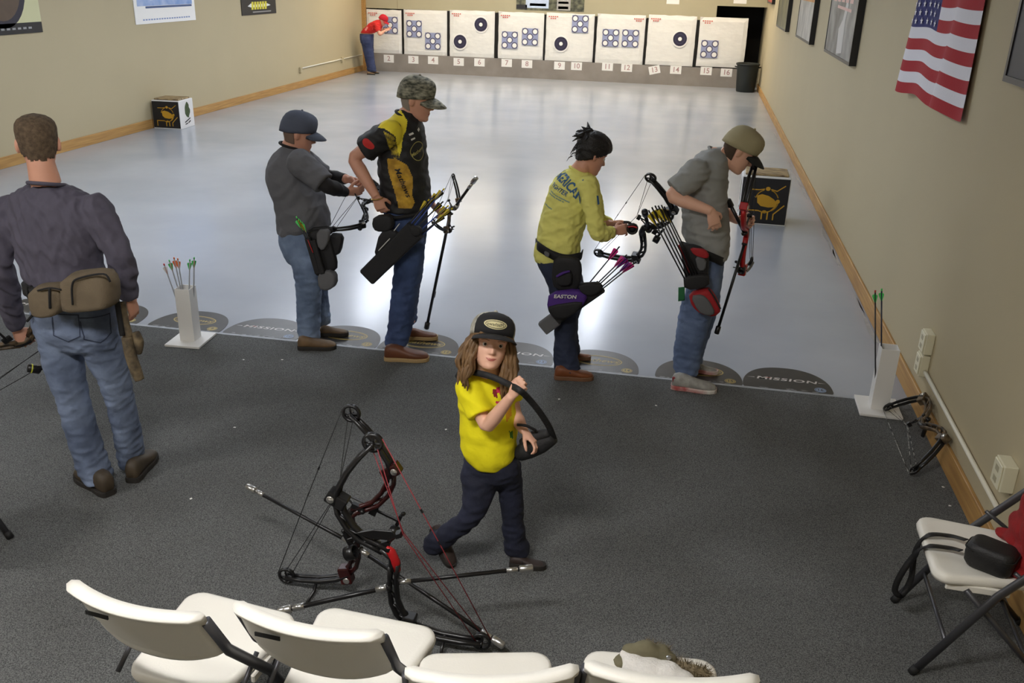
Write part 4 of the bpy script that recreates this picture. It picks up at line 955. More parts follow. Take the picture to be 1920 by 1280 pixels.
def hand(mb, wrist, d, n, t, s=1.0, curl=.9, spread=.08, thumb=.6, cv=None):
    """wrist point, finger direction d, palm facing n, thumb side t"""
    d = Vector(d).normalized(); n = Vector(n); n = (n-d*n.dot(d)).normalized(); t0 = Vector(t); t = d.cross(n); t = t if t.dot(t0) > 0 else -t
    wrist = Vector(wrist)
    pl = .085*s
    rings = []
    for k, hw, ht in ((-.012, .024, .018), (.012, .028, .018), (.035, .036, .017), (.065, .040, .015), (.088, .036, .012)):
        c = wrist+d*(k*s); rings.append([c+t*(hw*s*math.cos(2*math.pi*j/16))+n*(ht*s*math.sin(2*math.pi*j/16)) for j in range(16)])
    mb.loft(rings, True)
    for i, (off, ln, r) in enumerate(((.030, .074, .0088), (.0105, .082, .0090), (-.010, .076, .0086), (-.029, .060, .0078))):
        p = wrist+d*((.078 if i < 3 else .070)*s)+t*(off*s); a = (cv[i] if cv else curl)*.55; dirv = d
        path = [p]; sp = (1.5-i)*spread
        for q, fr in enumerate((.45, .31, .24)):
            dirv = (d*math.cos(a)+n*math.sin(a)+t*sp).normalized(); path.append(path[-1]+dirv*(ln*fr*s)); a += (cv[i] if cv else curl)
        rr = [r*s, r*s*1.02, r*s*.92, r*s*.72]; mb.tube(path, rr, 10); mb.sphere(path[-1], rr[-1], 8, 6)
    p = wrist+d*(.022*s)+t*(.026*s)+n*(.006*s)
    d1 = (t*.75+d*.65+n*thumb*.5).normalized(); d2 = (t*.25+d*.85+n*thumb).normalized(); d3 = (d*.9+n*thumb*1.3-t*.1).normalized()
    path = [p-d1*.01*s, p+d1*.034*s, p+d1*.034*s+d2*.03*s, p+d1*.034*s+d2*.03*s+d3*.024*s]
    mb.tube(path, [.0125*s, .0112*s, .0100*s, .0075*s], 10); mb.sphere(path[-1], .0075*s, 8, 6)
def arm_path(sh, el, wr, s=1.0):
    sh, el, wr = Vector(sh), Vector(el), Vector(wr)
    path = [sh, sh.lerp(el, .3), sh.lerp(el, .65), sh.lerp(el, .93), el.lerp(wr, .08), el.lerp(wr, .3), el.lerp(wr, .65), wr]
    return path, [k*s for k in (.056, .052, .045, .040, .041, .043, .035, .027)]
def sub_path(path, rad, a, b):
    """piece of a path between fractions a..b of its length, resampled"""
    L_ = [0]
    for p, q in zip(path[:-1], path[1:]): L_.append(L_[-1]+(q-p).length)
    T = L_[-1]
    def at(f):
        x = f*T
        for i in range(len(path)-1):
            if x <= L_[i+1] or i == len(path)-2:
                k = (x-L_[i])/max(1e-9, L_[i+1]-L_[i]); return path[i].lerp(path[i+1], k), rad[i]*(1-k)+rad[i+1]*k
    P = []; R_ = []
    n = max(4, int((b-a)*16))
    for k in range(n+1):
        p, r = at(a+(b-a)*k/n); P.append(p); R_.append(r)
    return P, R_
def bvh_of(o):
    me = o.data; M = root_mw(o); return BVHTree.FromPolygons([M @ v.co for v in me.vertices], [tuple(p.vertices) for p in me.polygons])
def stick(name, me, R, direc, bv, m, root, off=.0025):
    """flat mesh (xy) placed by R and pressed on a surface along direc"""
    me.transform(R); d = Vector(direc).normalized(); ok = True
    for v in me.vertices:
        h = bv.ray_cast(v.co-d*.4, d)
        if h[0] is not None: v.co = h[0]-d*off
    me.update(); return put(name, me, m, root)
def on_cloth(name, me, x, y, c, bv, m, root, rot=0.0, off=.003, flat=None):
    """print pressed on a garment at the place seen at crop pixel x, y"""
    d = ray(*c.xy(x, y)).normalized(); hit = bv.ray_cast(CAM, d)
    if hit[0] is None: return None
    n_ = Vector(flat) if flat else hit[1].copy()
    n_.normalize(); ax = Vector((0, 0, 1)).cross(n_).normalized(); ay = n_.cross(ax)
    me.transform(frame(ax, ay, n_, hit[0]+n_*.1) @ Matrix.Rotation(rot, 4, 'Z'))
    for v in me.vertices:
        h = bv.ray_cast(v.co+n_*.05, -n_, .35)
        if h[0] is not None: v.co = h[0]+n_*off*.6+h[1]*off*.6
        else:
            q = bv.find_nearest(v.co-n_*.1); v.co = q[0]+q[1]*off
    me.update(); return put(name, me, m, root)
def inpoly(x, y, poly):
    r = False; j = len(poly)-1
    for i in range(len(poly)):
        if ((poly[i][1] > y) != (poly[j][1] > y)) and x < (poly[j][0]-poly[i][0])*(y-poly[i][1])/(poly[j][1]-poly[i][1]+1e-12)+poly[i][0]: r = not r
        j = i
    return r
def paint(me, c, polys, facing=(0, -1, .2), lim=-.05):
    """printed panels of a garment: faces inside an outline take another material"""
    f = Vector(facing)
    for p in me.polygons:
        if p.normal.dot(f) < lim: continue
        px, py = pxof(p.center); x, y = (px-c.ox)*c.sc, (py-c.oy)*c.sc
        for poly, mi in polys:
            if inpoly(x, y, poly): p.material_index = mi
def shoe(root, heel, toe, m_up, m_sole, z=.006, wd=1.0, ht=1.0, name='shoe', laces=None):
    heel, toe = Vector(heel), Vector(toe); heel.z = toe.z = z; d = toe-heel; L_ = d.length; d.normalize(); sd = Vector((-d.y, d.x, 0)); k = L_/.29
    def ring(t, hw, z0, z1, n=18, ex=2.4):
        c = heel+d*(t*L_); out = []
        for j in range(n):
            a = 2*math.pi*j/n; cs, sn = math.cos(a), math.sin(a)
            out.append(c+sd*(hw*wd*k*math.copysign(abs(cs)**(2/ex), cs))+Vector((0, 0, (z0+z1)/2+(z1-z0)/2*math.copysign(abs(sn)**(2/ex), sn))))
        return out
    o = empty('tmp_', heel) if False else None
    mb = MB(); mb.loft([ring(t, hw, .012, z1*ht*k) for t, hw, z1 in ((.012, .020, .07), (.05, .031, .098), (.15, .036, .108), (.28, .036, .104), (.42, .039, .088), (.55, .044, .074), (.70, .047, .064), (.84, .043, .057), (.94, .032, .046), (.985, .016, .034))], True)
    up = put(name, fixn(mb.mesh()), m_up, root, True)
    mb = MB(); prof = [(.0, .020), (.03, .032), (.15, .039), (.35, .038), (.55, .046), (.72, .050), (.86, .045), (.95, .034), (1.0, .016)]
    def so(z_, g): return [heel+d*(t*L_)+sd*(hw*wd*k*g)+Vector((0, 0, z_)) for t, hw in prof]+[heel+d*(t*L_)-sd*(hw*wd*k*g)+Vector((0, 0, z_)) for t, hw in reversed(prof)]
    mb.loft([so(0, .96), so(.004, 1.02), so(.022*ht, 1.03), so(.027*ht, .97)], True)
    me = fixn(mb.mesh()); me.transform(root_mw(up).inverted()); link('sole', me, m_sole, up)
    if laces:
        for t in (.36, .43, .50, .57):
            zc = (.098-.055*(t-.3)/.3)*ht*k; c = heel+d*(t*L_)
            mb = MB(); mb.tube([c+sd*.026+Vector((0, 0, zc-.010)), c+Vector((0, 0, zc+.004)), c-sd*.026+Vector((0, 0, zc-.010))], .0028, 6); me = mb.mesh(); me.transform(root_mw(up).inverted()); link('lace', me, laces, up)
    return up
def cap(root, h, m_crown, m_brim, brim_len=.085, tilt=0.0, back=-.012, name='cap', front_mat=None, front_arc=1.0, drop=0.0):
    """baseball cap in the head frame"""
    n = 48; lev = [(0, 1.0), (.18, 1.02), (.38, 1.01), (.58, .95), (.75, .83), (.88, .64), (.96, .40), (.993, .15), (1.0, .02)]
    mb = MB(); rings = []
    for z, k in lev:
        ring = []
        for j in range(n):
            a = 2*math.pi*j/n; zb = (.034+drop)*(.5+.5*math.cos(a))+(back+drop)*(.5-.5*math.cos(a))
            x = .090*math.sin(a)*k; y = -.004+.110*math.cos(a)*k
            pl = 1+.012*math.cos(6*a)
            ring.append(h.w(x*pl, y*pl, zb+(.142+drop*.6-zb)*z+.010*math.cos(a)*z*(1-z)*4*(1 if math.cos(a) > 0 else .3)))
        rings.append(ring)
    mb.loft(rings, True); me = fixn(mb.mesh())
    me.materials.append(m_crown)
    if front_mat:
        me.materials.append(front_mat); inv = h.M.inverted()
        for p in me.polygons:
            q = inv @ p.center
            if abs(math.atan2(q.x, q.y)) < front_arc: p.material_index = 1
    o = put(name, me, None, root, True)
    mb = MB(); nb = 20; top = []; A = 1.12
    for lay, th in ((0, 0.0), (1, -.0045)):
        for j in range(nb+1):
            a = -A+2*A*j/nb
            for r, (f, dz) in enumerate(((0, 0), (.35, 0), (.7, -.003), (1.0, -.008))):
                ext = brim_len*(math.cos(a/A*math.pi/2)**.45)*f
                x = (.090+ext*.35)*math.sin(a); y = -.004+.110*math.cos(a)+ext
                z = .036+drop-.030*(abs(a)/A)**2+dz*1.5-tilt*ext+th
                top.append(h.w(x, y, z))
    F = []; q = 4; off = (nb+1)*q
    for j in range(nb):
        for r in range(3):
            a, b, c, d = j*q+r, (j+1)*q+r, (j+1)*q+r+1, j*q+r+1; F += [(a, b, c, d), (off+d, off+c, off+b, off+a)]
        F.append((j*q+3, (j+1)*q+3, off+(j+1)*q+3, off+j*q+3)); F.append((j*q, off+j*q, off+(j+1)*q, (j+1)*q))
    for j in (0, nb):
        for r in range(3): F.append((j*q+r, j*q+r+1, off+j*q+r+1, off+j*q+r))
    mb.add(top, F); me = fixn(mb.mesh()); me.transform(root_mw(o).inverted()); link('brim', me, m_brim, o, True)
    mb = MB(); mb.sphere(h.w(0, -.004, .142+drop*.6), .008, 10, 6); me = mb.mesh(); me.transform(root_mw(o).inverted()); link('button', me, m_crown, o, True)
    return o
def face(root, h, m_brow=None, body=None, lips=True, smile=0.0, bw=.006, er=.0125):
    bv = bvh_of(body)
    for sg in (-1, 1):
        c = h.w(sg*.031, .074, .003); mb = MB(); mb.sphere(c, er*h.sc, 14, 10); o = put('eye', mb.mesh(), M_EYEW, root, True)
        mb = MB(); mb.sphere(c+h.F*.0075*h.sc, .0064*h.sc, 12, 8); me = mb.mesh(); me.transform(root_mw(o).inverted()); link('iris', me, M_IRIS, o, True)
        me = stroke(arc(0, -.03, .045, 68, 112, 8), bw); R = frame(h.R, h.U, -h.F.cross(Vector((0, 0, 0))) if False else h.F, h.w(sg*.032, .2, .010)) @ Matrix.Scale(h.sc, 4)
        stick('eyebrow', me, R, -h.F, bv, m_brow or M_BROW, root, .0015)
    if lips:
        me = merge([flat_poly([(-.024-smile*.5, .002+smile), (-.008, .0060), (0, .0040), (.008, .0060), (.024+smile*.5, .002+smile), (.012, -.0055), (0, -.0075), (-.012, -.0055)])]); R = frame(h.R, h.U, h.F, h.w(0, .2, -.0645)) @ Matrix.Scale(h.sc, 4)
        stick('lips', me, R, -h.F, bv, M_LIP, root, .0015)
def make_body(root, h, torso_rings, legs, arms, hands, m_skin, voxel=.0052, neck=None, name='body'):
    mb = MB(); h.add(mb)
    if neck is not None: h.neck(mb, neck)
    mb.loft(torso_rings, True)
    for lr in legs: mb.loft(lr, True)
    for pth, rd in arms: mb.tube(pth, rd, 16); mb.sphere(pth[0], rd[0], 14, 10)
    for hd in hands: hand(mb, **hd)
    me = fuse(mb.mesh(), voxel, 0); hc = np.array(h.c)
    hp = [np.array(hd['wrist']) for hd in hands]
    def wt(co):
        w_ = np.ones(len(co)); w_[np.linalg.norm(co-hc, axis=1) < .15*h.sc] = .12
        for p in hp: w_[np.linalg.norm(co-p, axis=1) < .17] = .25
        return w_
    laplace(me, 5, .5, wt); return put(name, me, m_skin, root, True)
def cloth(root, name, meshes_mb, m, voxel=.0075, sm=4, wr=.004, f=24, seed=0, axis=None, mask=None, paintfn=None):
    me = fuse(meshes_mb.mesh(), voxel, 0); laplace(me, sm, .5)
    if wr: wrinkle(me, wr, f, seed, axis, mask); laplace(me, 2, .5)
    for k in (m if isinstance(m, list) else [m]): me.materials.append(k)
    if paintfn: paintfn(me)
    return put(name, me, None, root, True)
def folds_low(z0, z1):
    """more folds towards z0 (hem), fading to z1"""
    return lambda co: np.clip((z1-co[:, 2])/(z1-z0), 0, 1)*.8+.2
def tubes(*specs):
    mb = MB()
    for p, r in specs: mb.tube(p, r, 18)
    return mb
def denim(name, rgb, rgb2=None, vs=5.0): return mat(name, rgb, .85, var=.75, vscale=vs, rgb2=rgb2, bump=.55, bscale=26)
# ================================================================ people
def pillow(name, c, poly, dy, depth, m, root, bulge=.88, sub=1):
    P = [c.p(x, y, dy) for x, y in poly]
    for _ in range(sub):   # corner cutting
        Q = []
        for i in range(len(P)):
            a, b = P[i], P[(i+1) % len(P)]; Q += [a.lerp(b, .22), a.lerp(b, .78)]
        P = Q
    cen = sum(P, Vector())/len(P); rings = []
    for k, s in ((-.5, bulge*.8), (-.47, bulge), (-.36, .96), (-.12, 1), (.12, 1), (.36, .96), (.5, bulge)):
        rings.append([cen+(p-cen)*s+Vector((0, k*depth, 0)) for p in P])
    return put(name, fixn(MB().loft(rings, True).mesh()), m, root, True)
def obox(name, c, a, b, dy, hw, hd, m, root, taper=1.0, dyb=None, r=.012):
    p0, p1 = c.p(a[0], a[1], dy), c.p(b[0], b[1], dy if dyb is None else dyb); d = (p1-p0).normalized(); y = Vector((0, 1, 0)); y = (y-d*y.dot(d)).normalized(); x = d.cross(y)
    rings = []
    for t, k in ((0, .9), (.02, 1), (.98, taper), (1, taper)):
        q = p0.lerp(p1, t); rings.append([q+x*(u*k)+y*(v*k) for u, v in rrect(hw, hw, -hd, hd, min(r, hw*.6, hd*.6), 3)])
    return put(name, fixn(MB().loft(rings, True).mesh()), m, root, False)
def rod(name, c, pts, rad, m, root, n=10):
    P = spline([c.p(*p) for p in pts], 5); k = len(P)
    R_ = rad if not hasattr(rad, '__len__') else [rad[min(len(rad)-2, int(i*(len(rad)-1)/(k-1)))]*(1-((i*(len(rad)-1)/(k-1)) % 1 if i < k-1 else 1))+rad[min(len(rad)-1, int(i*(len(rad)-1)/(k-1))+1)]*((i*(len(rad)-1)/(k-1)) % 1 if i < k-1 else 1) for i in range(k)]
    return put(name, MB().tube(P, R_, n).mesh(), m, root, True)
def leg_dy(c, rows, hem_z=.05, lift=18):
    """slide the leg rows in depth so that the trouser hem hangs just above the ground"""
    top = rows[0][2]; span = rows[-1][2]-top; rows = [(q[0], q[1], q[2]-lift*((q[2]-top)/span))+tuple(q[3:]) for q in rows]
    r = rows[-1]; x, y = (r[0]+r[1])/2, r[2]; dy1 = c.g(x, y, hem_z).y-c.Y; n = len(rows)
    d0 = rows[0][4] if len(rows[0]) > 4 else 0
    return [tuple(q[:4])+(d0+(dy1-d0)*(i/(n-1))**.8,) for i, q in enumerate(rows)]
def person(words, c, torso, pelvis, legs, head, neck, arms, m_shirt, m_pants, seed=1, m_skin=None, hs=1.0, arm_s=1.0, voxel=.0052, shirt_name='shirt', shirt_wr=.0085, pants_wr=.0085, paintfn=None, ex=2.3, clegs=None, collar=None, hands=None, hem_z=.05, shirt_axis=(.5, .5, 1.0), lift=18, hemlift=22, wf=48, asp=1.0):
    hx, hy, hdy, fwd, up, hsc = head; h = Head(c.p(hx, hy, hdy), fwd, up, hsc, asp)
    q = pelvis[-1]; mx = (q[0]+q[1])/2; hw = (q[1]-q[0])/2; pelvis = pelvis+[(mx-hw*.8, mx+hw*.8, q[2]+16, q[3]*.75), (mx-hw*.45, mx+hw*.45, q[2]+32, q[3]*.45)]
    base = c.p((pelvis[0][0]+pelvis[0][1])/2, pelvis[0][2]); root = empty('person', (base.x, base.y, 0), words, 'person')
    lg = [leg_dy(c, l, hem_z, lift) for l in legs]
    t0, t1 = torso[0][2], torso[-1][2]; torso = [(q[0], q[1], q[2]-hemlift*max(0, (q[2]-t0)/(t1-t0)-.5)*2)+tuple(q[3:]) for q in torso]
    A_ = []; sleeves = []; under = []; HD = []
    for a in arms:
        p, r = arm_path(c.p(*a['sh']), c.p(*a['el']), c.p(*a['wr']), arm_s); A_.append((p, r))
        P, R_ = sub_path(p, r, 0, a.get('sl', .36)); k = a.get('sr', 1.22); g = a.get('flare', 0.0)
        sleeves.append((P, [q*k+.004+g*(i/(len(P)-1))**2 for i, q in enumerate(R_)]))
        if a.get('under'):
            P2, R2 = sub_path(p, r, .2, .96); under.append((P2, [q*1.08+.002 for q in R2]))
        hd = dict(a['hand']); hd['wrist'] = p[-1]; hd.setdefault('s', hs); HD.append(hd)
    tr = rows_rings(c, torso+[], 1.0, ex=ex); tin = rows_rings(c, torso+pelvis[1:-2], .80, ex=ex)
    lr = [rows_rings(c, l, 1.0, ex=2.1) for l in lg]; lin_ = [rows_rings(c, l, .78, ex=2.1) for l in lg]
    extra = clegs(1.0) if clegs else None
    body = make_body(root, h, tin, lin_+([[]] if False else []), A_+([(p, [q*.8 for q in r]) for p, r in extra] if extra else []), HD, m_skin or M_SKIN, voxel, c.p(*neck))
    mb = MB(); mb.loft(tr, True)
    for P, R_ in sleeves: mb.tube(P, R_, 18); mb.sphere(P[0], R_[0]*.98, 16, 12)
    sh = cloth(root, shirt_name, mb, m_shirt, .0068, 5, shirt_wr, wf, seed, axis=shirt_axis, paintfn=paintfn)
    if under:
        u = cloth(root, 'undershirt_sleeves', tubes(*under), mat('black_undershirt', (30, 27, 28), .85), .007, 2, .003, 40, seed+3)
    mb = MB(); mb.loft(rows_rings(c, pelvis, 1.0, ex=2.4), True)
    for l in lr: mb.loft(l, True)
    if extra:
        for p, r in extra: mb.tube(p, r, 20)
    pz = [c.p(0, r[2]).z for r in pelvis]
    def mask(co):
        z = co[:, 2]; return .35+.65*np.exp(-((z-.12)/.16)**2)+.5*np.exp(-((z-.48)/.10)**2)+.4*np.exp(-((z-.8)/.10)**2)
    pa = cloth(root, 'jeans', mb, m_pants, .0072, 5, pants_wr, 46, seed+9, axis=(.6, .6, 1.3), mask=mask)
    if collar:
        cm, cr, tilt = collar; b = c.p(*neck); n_ = 28; ax = Vector(tilt).normalized(); x = ax.orthogonal().normalized(); y = ax.cross(x)
        P = [b+x*(cr*math.cos(2*math.pi*j/n_))+y*(cr*math.sin(2*math.pi*j/n_)) for j in range(n_+1)]
        me = MB().tube(P, .0085, 8).mesh(); me.transform(root_mw(sh).inverted()); link('collar', me, cm, sh, True)
    return root, h, body, sh, pa
short_hair = lambda z, a: (z + .006*math.sin(a*9)+.004*math.sin(a*23) - (.055*(.5+.5*math.cos(a))**2*1.6-.062*(.5-.5*math.cos(a)) + (.012 if abs(abs(a)-1.45) < .35 else 0)))
def fringe(zt=.06): return lambda z, a: (1 if (abs(a) > 1.5 and -.062 < z < zt and not (abs(abs(a)-1.62) < .22 and z < .018)) else -1)
def rough(root, name, me, m, amp, f, seed):
    wrinkle(me, amp, f, seed); return put(name, me, m, root, True)

# ---------------------------------------------------------------- man seen from behind, far left
cA = Crop(0, 200, 3.047, 3.55)
def a2(x, y): return x/3.2*3.047, (360+y/3.2)*3.047
def rA(rows): return [(a2(r[0], 0)[0], a2(r[1], 0)[0], a2(0, r[2])[1])+tuple(r[3:]) for r in rows]
M_SHA = mat('slate_knit', (84, 80, 94), .9, bump=.5, bscale=20, var=.15, vscale=6); M_JA = denim('faded_denim', (128, 142, 168), (60, 70, 94), 4.5)
pel = rA([(196, 690, 0, .115), (190, 697, 80, .132), (202, 703, 160, .142), (225, 708, 235, .125), (265, 700, 275, .10)])
lgA = [rA([(206, 478, 170, .130), (224, 492, 245, .122), (238, 502, 310, .112), (246, 512, 380, .105), (280, 520, 470, .098), (312, 530, 560, .092), (338, 545, 650, .088), (365, 572, 750, .085), (393, 598, 850, .083), (425, 628, 950, .083), (455, 662, 1050, .085), (500, 692, 1135, .088)]),
       rA([(440, 706, 170, .130), (470, 722, 245, .122), (500, 744, 310, .112), (520, 765, 380, .105), (575, 782, 470, .098), (606, 797, 560, .092), (632, 812, 650, .088), (655, 832, 750, .085), (680, 852, 850, .083), (694, 866, 950, .083), (712, 872, 1040, .086)])]
torA = [(175, 375, 445, .055), (140, 420, 462, .072), (95, 470, 484, .088), (55, 535, 520, .105), (50, 575, 570, .118), (62, 592, 640, .128), (82, 592, 740, .13), (98, 588, 830, .128), (112, 588, 910, .122), (138, 608, 985, .125), (160, 628, 1025, .125)]
rootA, hA, bodyA, shA, paA = person('man in slate grey shirt and faded jeans seen from behind at far left', cA, torA, pel, lgA, (217, 212, 0, (-.60, .80, -.08), (0, 0, 1), 1.06), (262, 440, -.02),
  [dict(sh=(548, 590, 0), el=(688, 850, -.02), wr=(742, 1092, .06), sl=.97, sr=1.25, flare=.004, hand=dict(d=(0, .25, -1), n=(-1, 0, 0), t=(0, 1, 0), curl=.7)),
   dict(sh=(60, 600, 0), el=(0, 890, -.05), wr=(95, 1270, .12), sl=.97, sr=1.25, flare=.004, hand=dict(d=(.25, .3, -1), n=(-.6, .5, 0), t=(0, 1, .2), curl=1.1))],
  M_SHA, M_JA, 1, wf=46, shirt_name='long_sleeve_shirt', shirt_wr=.010, collar=(M_SHA, .072, (0, .25, 1)), shirt_axis=(1.5, 1, .55), lift=55, hemlift=20)
rough(rootA, 'hair', hA.shell(short_hair, lambda z, a: .0045), mat('cropped_brown_hair', (124, 104, 82), .95, var=.6, vscale=60, bump=.8, bscale=300, rgb2=(52, 42, 34)), .0012, 160, 2)
M_BOOT = mat('worn_brown_boot', (72, 60, 44), .65, var=.5, vscale=14, rgb2=(38, 32, 26)); M_SOLEK = mat('dark_sole', (40, 36, 32), .8)
shoe(rootA, PZ(208, 932), PZ(150, 892), M_BOOT, M_SOLEK, wd=1.1, ht=1.1); shoe(rootA, PZ(248, 908), PZ(286, 856), M_BOOT, M_SOLEK, wd=1.1, ht=1.1)
M_PACK = mat('brown_canvas', (112, 98, 78), .85, var=.4, vscale=12, bump=.3, bscale=180); M_WEB = mat('black_webbing', (22, 21, 22), .8)
bvPA = bvh_of(paA); M_STI = mat('dark_stitching', (52, 60, 80), .9)
for (x, y, w_) in ((395, 165, .062), (592, 175, .062)):
    hx, hy = a2(x, y); st_ = [(-w_, .055), (w_, .055), (w_, -.045), (0, -.075), (-w_, -.045), (-w_, .055)]
    on_cloth('back_pocket', stroke([(st_[i][0]*(1-k/6)+st_[i+1][0]*k/6, st_[i][1]*(1-k/6)+st_[i+1][1]*k/6) for i in range(5) for k in range(6)], .005), hx, hy, cA, bvPA, M_STI, rootA, 0, .002)
wp = empty('waist_pack', (rootA.location.x, 3.38, 1.0), 'brown two-pouch waist pack worn by the man seen from behind', 'waist pack')
rings = []
for dz in (.022, -.022):
    rings.append([p+Vector((0, 0, dz)) for p in rows_rings(cA, [(145, 640, 1030, .135)], 1.03, n=40)[0]])
put('belt', fixn(MB().loft(rings, True).mesh()), M_WEB, wp, True)
pk = pillow('pouch', cA, [(188, 1018), (375, 1005), (388, 1130), (345, 1185), (250, 1195), (205, 1165)], -.20, .11, M_PACK, wp)
rod('zip', cA, [(215, 1050, -.262), (285, 1035, -.268), (350, 1045, -.264)], .004, M_WEB, wp)
rod('strap', cA, [(284, 1035, -.266), (284, 1090, -.268), (286, 1150, -.262)], .006, M_WEB, wp)
pk = pillow('pouch', cA, [(375, 950), (600, 925), (650, 985), (662, 1130), (600, 1150), (395, 1165), (380, 1100)], -.20, .13, M_PACK, wp)
rod('zip', cA, [(415, 1130, -.272), (412, 1020, -.274), (450, 980, -.276), (590, 955, -.272), (630, 1000, -.27)], .0045, M_WEB, wp)
rod('strap', cA, [(152, 1025, -.12), (160, 1085, -.13), (205, 1150, -.12), (155, 1225, -.12)], .006, M_WEB, wp)
M_CAMT = mat('tan_camo_cloth', (120, 104, 78), .85, var=.9, vscale=22, rgb2=(56, 48, 38))
rl = empty('hip_pouch', cA.p(720, 1060, -.02), 'long tan camouflage pouch hanging at the right hip of the leftmost man', 'pouch')
def rr(pts): return [a2(p[0], p[1])+tuple(p[2:]) for p in pts]
rod('hanger', cA, rr([(725, 20, -.05), (745, 130, -.06), (770, 230, -.07)]), [.022, .02, .024], M_CAMT, rl)
rod('long_pocket', cA, rr([(760, 230, -.08), (785, 340, -.09), (812, 420, -.09), (838, 485, -.09)]), [.024, .027, .027, .022], M_CAMT, rl, 14)
rod('side_pocket', cA, rr([(812, 200, -.06), (832, 260, -.06), (830, 325, -.06)]), [.018, .024, .016], M_CAMT, rl, 12)
rod('cord', cA, rr([(700, 0, -.08), (715, 100, -.09), (735, 220, -.1)]), .012, M_WEB, rl)
gA = cA.p(*a2(120, 290), .12)
gA = cA.p(95, 1270, .12)+Vector((.25, .3, -1)).normalized()*.085; U_ = Vector((.64, .44, .38)).normalized(); V_ = Vector((.1, .5, -.85)); V_ = (V_-U_*V_.dot(U_)).normalized()
bA = bow('compound_bow', gA+V_*.14+U_*.42, gA+V_*.14-U_*.42, V_, 'camouflage compound bow held low by the leftmost man, mostly out of view', M_CAMO, M_CAMO, M_STRB, sight=(-.05, .12, -1))
sgp = [PY(52, 690, 3.70), PY(64, 691, 3.72), PY(73, 693, 3.74)]
sg = put('side_scope', MB().tube(sgp, [.021, .023, .023], 16).mesh(), M_BLK, bA, True)
put('yellow_ring', MB().tube([sgp[0].lerp(sgp[1], .5), sgp[0].lerp(sgp[1], .7)], .0245, 16).mesh(), mat('scope_yellow', (190, 190, 60), .4), sg, True)
put('bracket', MB().tube([PY(73, 693, 3.74), PY(80, 690, 3.76), gA+U_*.09+V_*-.03], .009, 8).mesh(), M_BLK, sg, True)

# ---------------------------------------------------------------- man in dark grey cap
cB = Crop(460, 180, 2.559, 5.62)
M_SHB = mat('grey_tee', (102, 102, 106), .9, bump=.5, bscale=20, var=.12, vscale=5); M_JB = denim('washed_denim', (128, 146, 174), (68, 84, 110), 5)
torB = [(188, 262, 232, .06), (165, 290, 248, .09), (138, 318, 272, .13), (115, 335, 310, .165), (104, 345, 350, .18), (105, 355, 400, .185), (118, 372, 450, .185), (133, 388, 500, .18), (146, 400, 550, .175), (153, 407, 600, .17), (156, 408, 635, .165), (160, 330, 676, .155)]
pelB = [(162, 404, 630, .155), (164, 398, 690, .165), (180, 388, 740, .165), (205, 385, 785, .15)]
lgB = [[(196, 385, 760, .10, -.075), (222, 380, 810, .105, -.08), (238, 374, 880, .10, -.08), (243, 368, 950, .09), (246, 364, 1020, .085), (247, 361, 1090, .085), (250, 362, 1150, .085), (252, 362, 1182, .085)],
       [(230, 392, 770, .10, .09), (262, 394, 850, .10), (300, 398, 950, .09), (320, 404, 1020, .085), (335, 410, 1075, .085), (342, 412, 1110, .085)]]
rootB, hB, bodyB, shB, paB = person('stocky man in grey t-shirt and dark grey cap standing second from left', cB, torB, pelB, lgB, (252, 178, 0, (.88, .46, -.28), (.1, .05, 1), 1.04), (222, 238, 0),
  [dict(sh=(262, 318, -.17), el=(392, 432, -.20), wr=(488, 462, .02), sl=.44, sr=1.4, flare=.012, under=True, hand=dict(d=(1, .3, .1), n=(0, .8, .5), t=(0, .2, 1), curl=.95)),
   dict(sh=(262, 300, .17), el=(400, 390, .24), wr=(490, 398, .12), sl=.44, sr=1.35, under=True, hand=dict(d=(1, -.1, -.2), n=(0, -.7, -.5), t=(0, 0, 1), curl=.9))],
  M_SHB, M_JB, 2, shirt_name='t_shirt', arm_s=1.08, collar=(mat('black_undershirt', (30, 27, 28), .85), .078, (.25, .1, 1)))
cap(rootB, hB, mat('slate_cap', (84, 90, 106), .85, bump=.2, bscale=200), mat('slate_cap_brim', (74, 80, 94), .85), .075, tilt=.25)
rough(rootB, 'hair', hB.shell(fringe(.03), lambda z, a: .003), mat('stubble_hair', (120, 98, 84), .9), .0008, 120, 3); face(rootB, hB, None, bodyB)
M_SHOEB = mat('tan_brown_shoe', (118, 92, 62), .6, var=.6, vscale=12, rgb2=(48, 38, 30))
shoe(rootB, cB.g(252, 1216), cB.g(438, 1213), M_SHOEB, M_SOLEK, wd=1.15, laces=M_WEB); shoe(rootB, cB.g(358, 1152), cB.g(496, 1150), M_SHOEB, M_SOLEK, wd=1.15, laces=M_WEB)
qB = empty('hip_quiver', cB.p(360, 700, -.26), 'black and grey hip quiver worn by the man in the dark grey cap', 'quiver'); M_QK = mat('quiver_black', (28, 27, 29), .7, bump=.2, bscale=200); M_QG = mat('quiver_grey', (96, 96, 98), .8, bump=.2, bscale=200)
pillow('belt_panel', cB, [(300, 632), (415, 620), (418, 668), (310, 690)], -.20, .04, M_QK, qB)
pillow('back_plate', cB, [(292, 660), (345, 636), (400, 650), (442, 790), (440, 835), (350, 880), (318, 780)], -.225, .05, M_QK, qB)
pillow('grey_pocket', cB, [(345, 640), (408, 636), (402, 700), (375, 745), (345, 715)], -.258, .04, M_QG, qB)
pillow('side_pouch', cB, [(405, 655), (474, 662), (458, 752), (432, 765), (396, 740)], -.20, .06, M_QK, qB)
pillow('zip_pouch', cB, [(350, 850), (400, 828), (438, 850), (440, 905), (400, 932), (358, 920)], -.25, .07, M_QG, qB)
obox('arrow_tube', cB, (350, 850), (300, 680), -.275, .020, .018, M_QK, qB); obox('arrow_tube', cB, (372, 850), (325, 690), -.275, .020, .018, M_QK, qB)
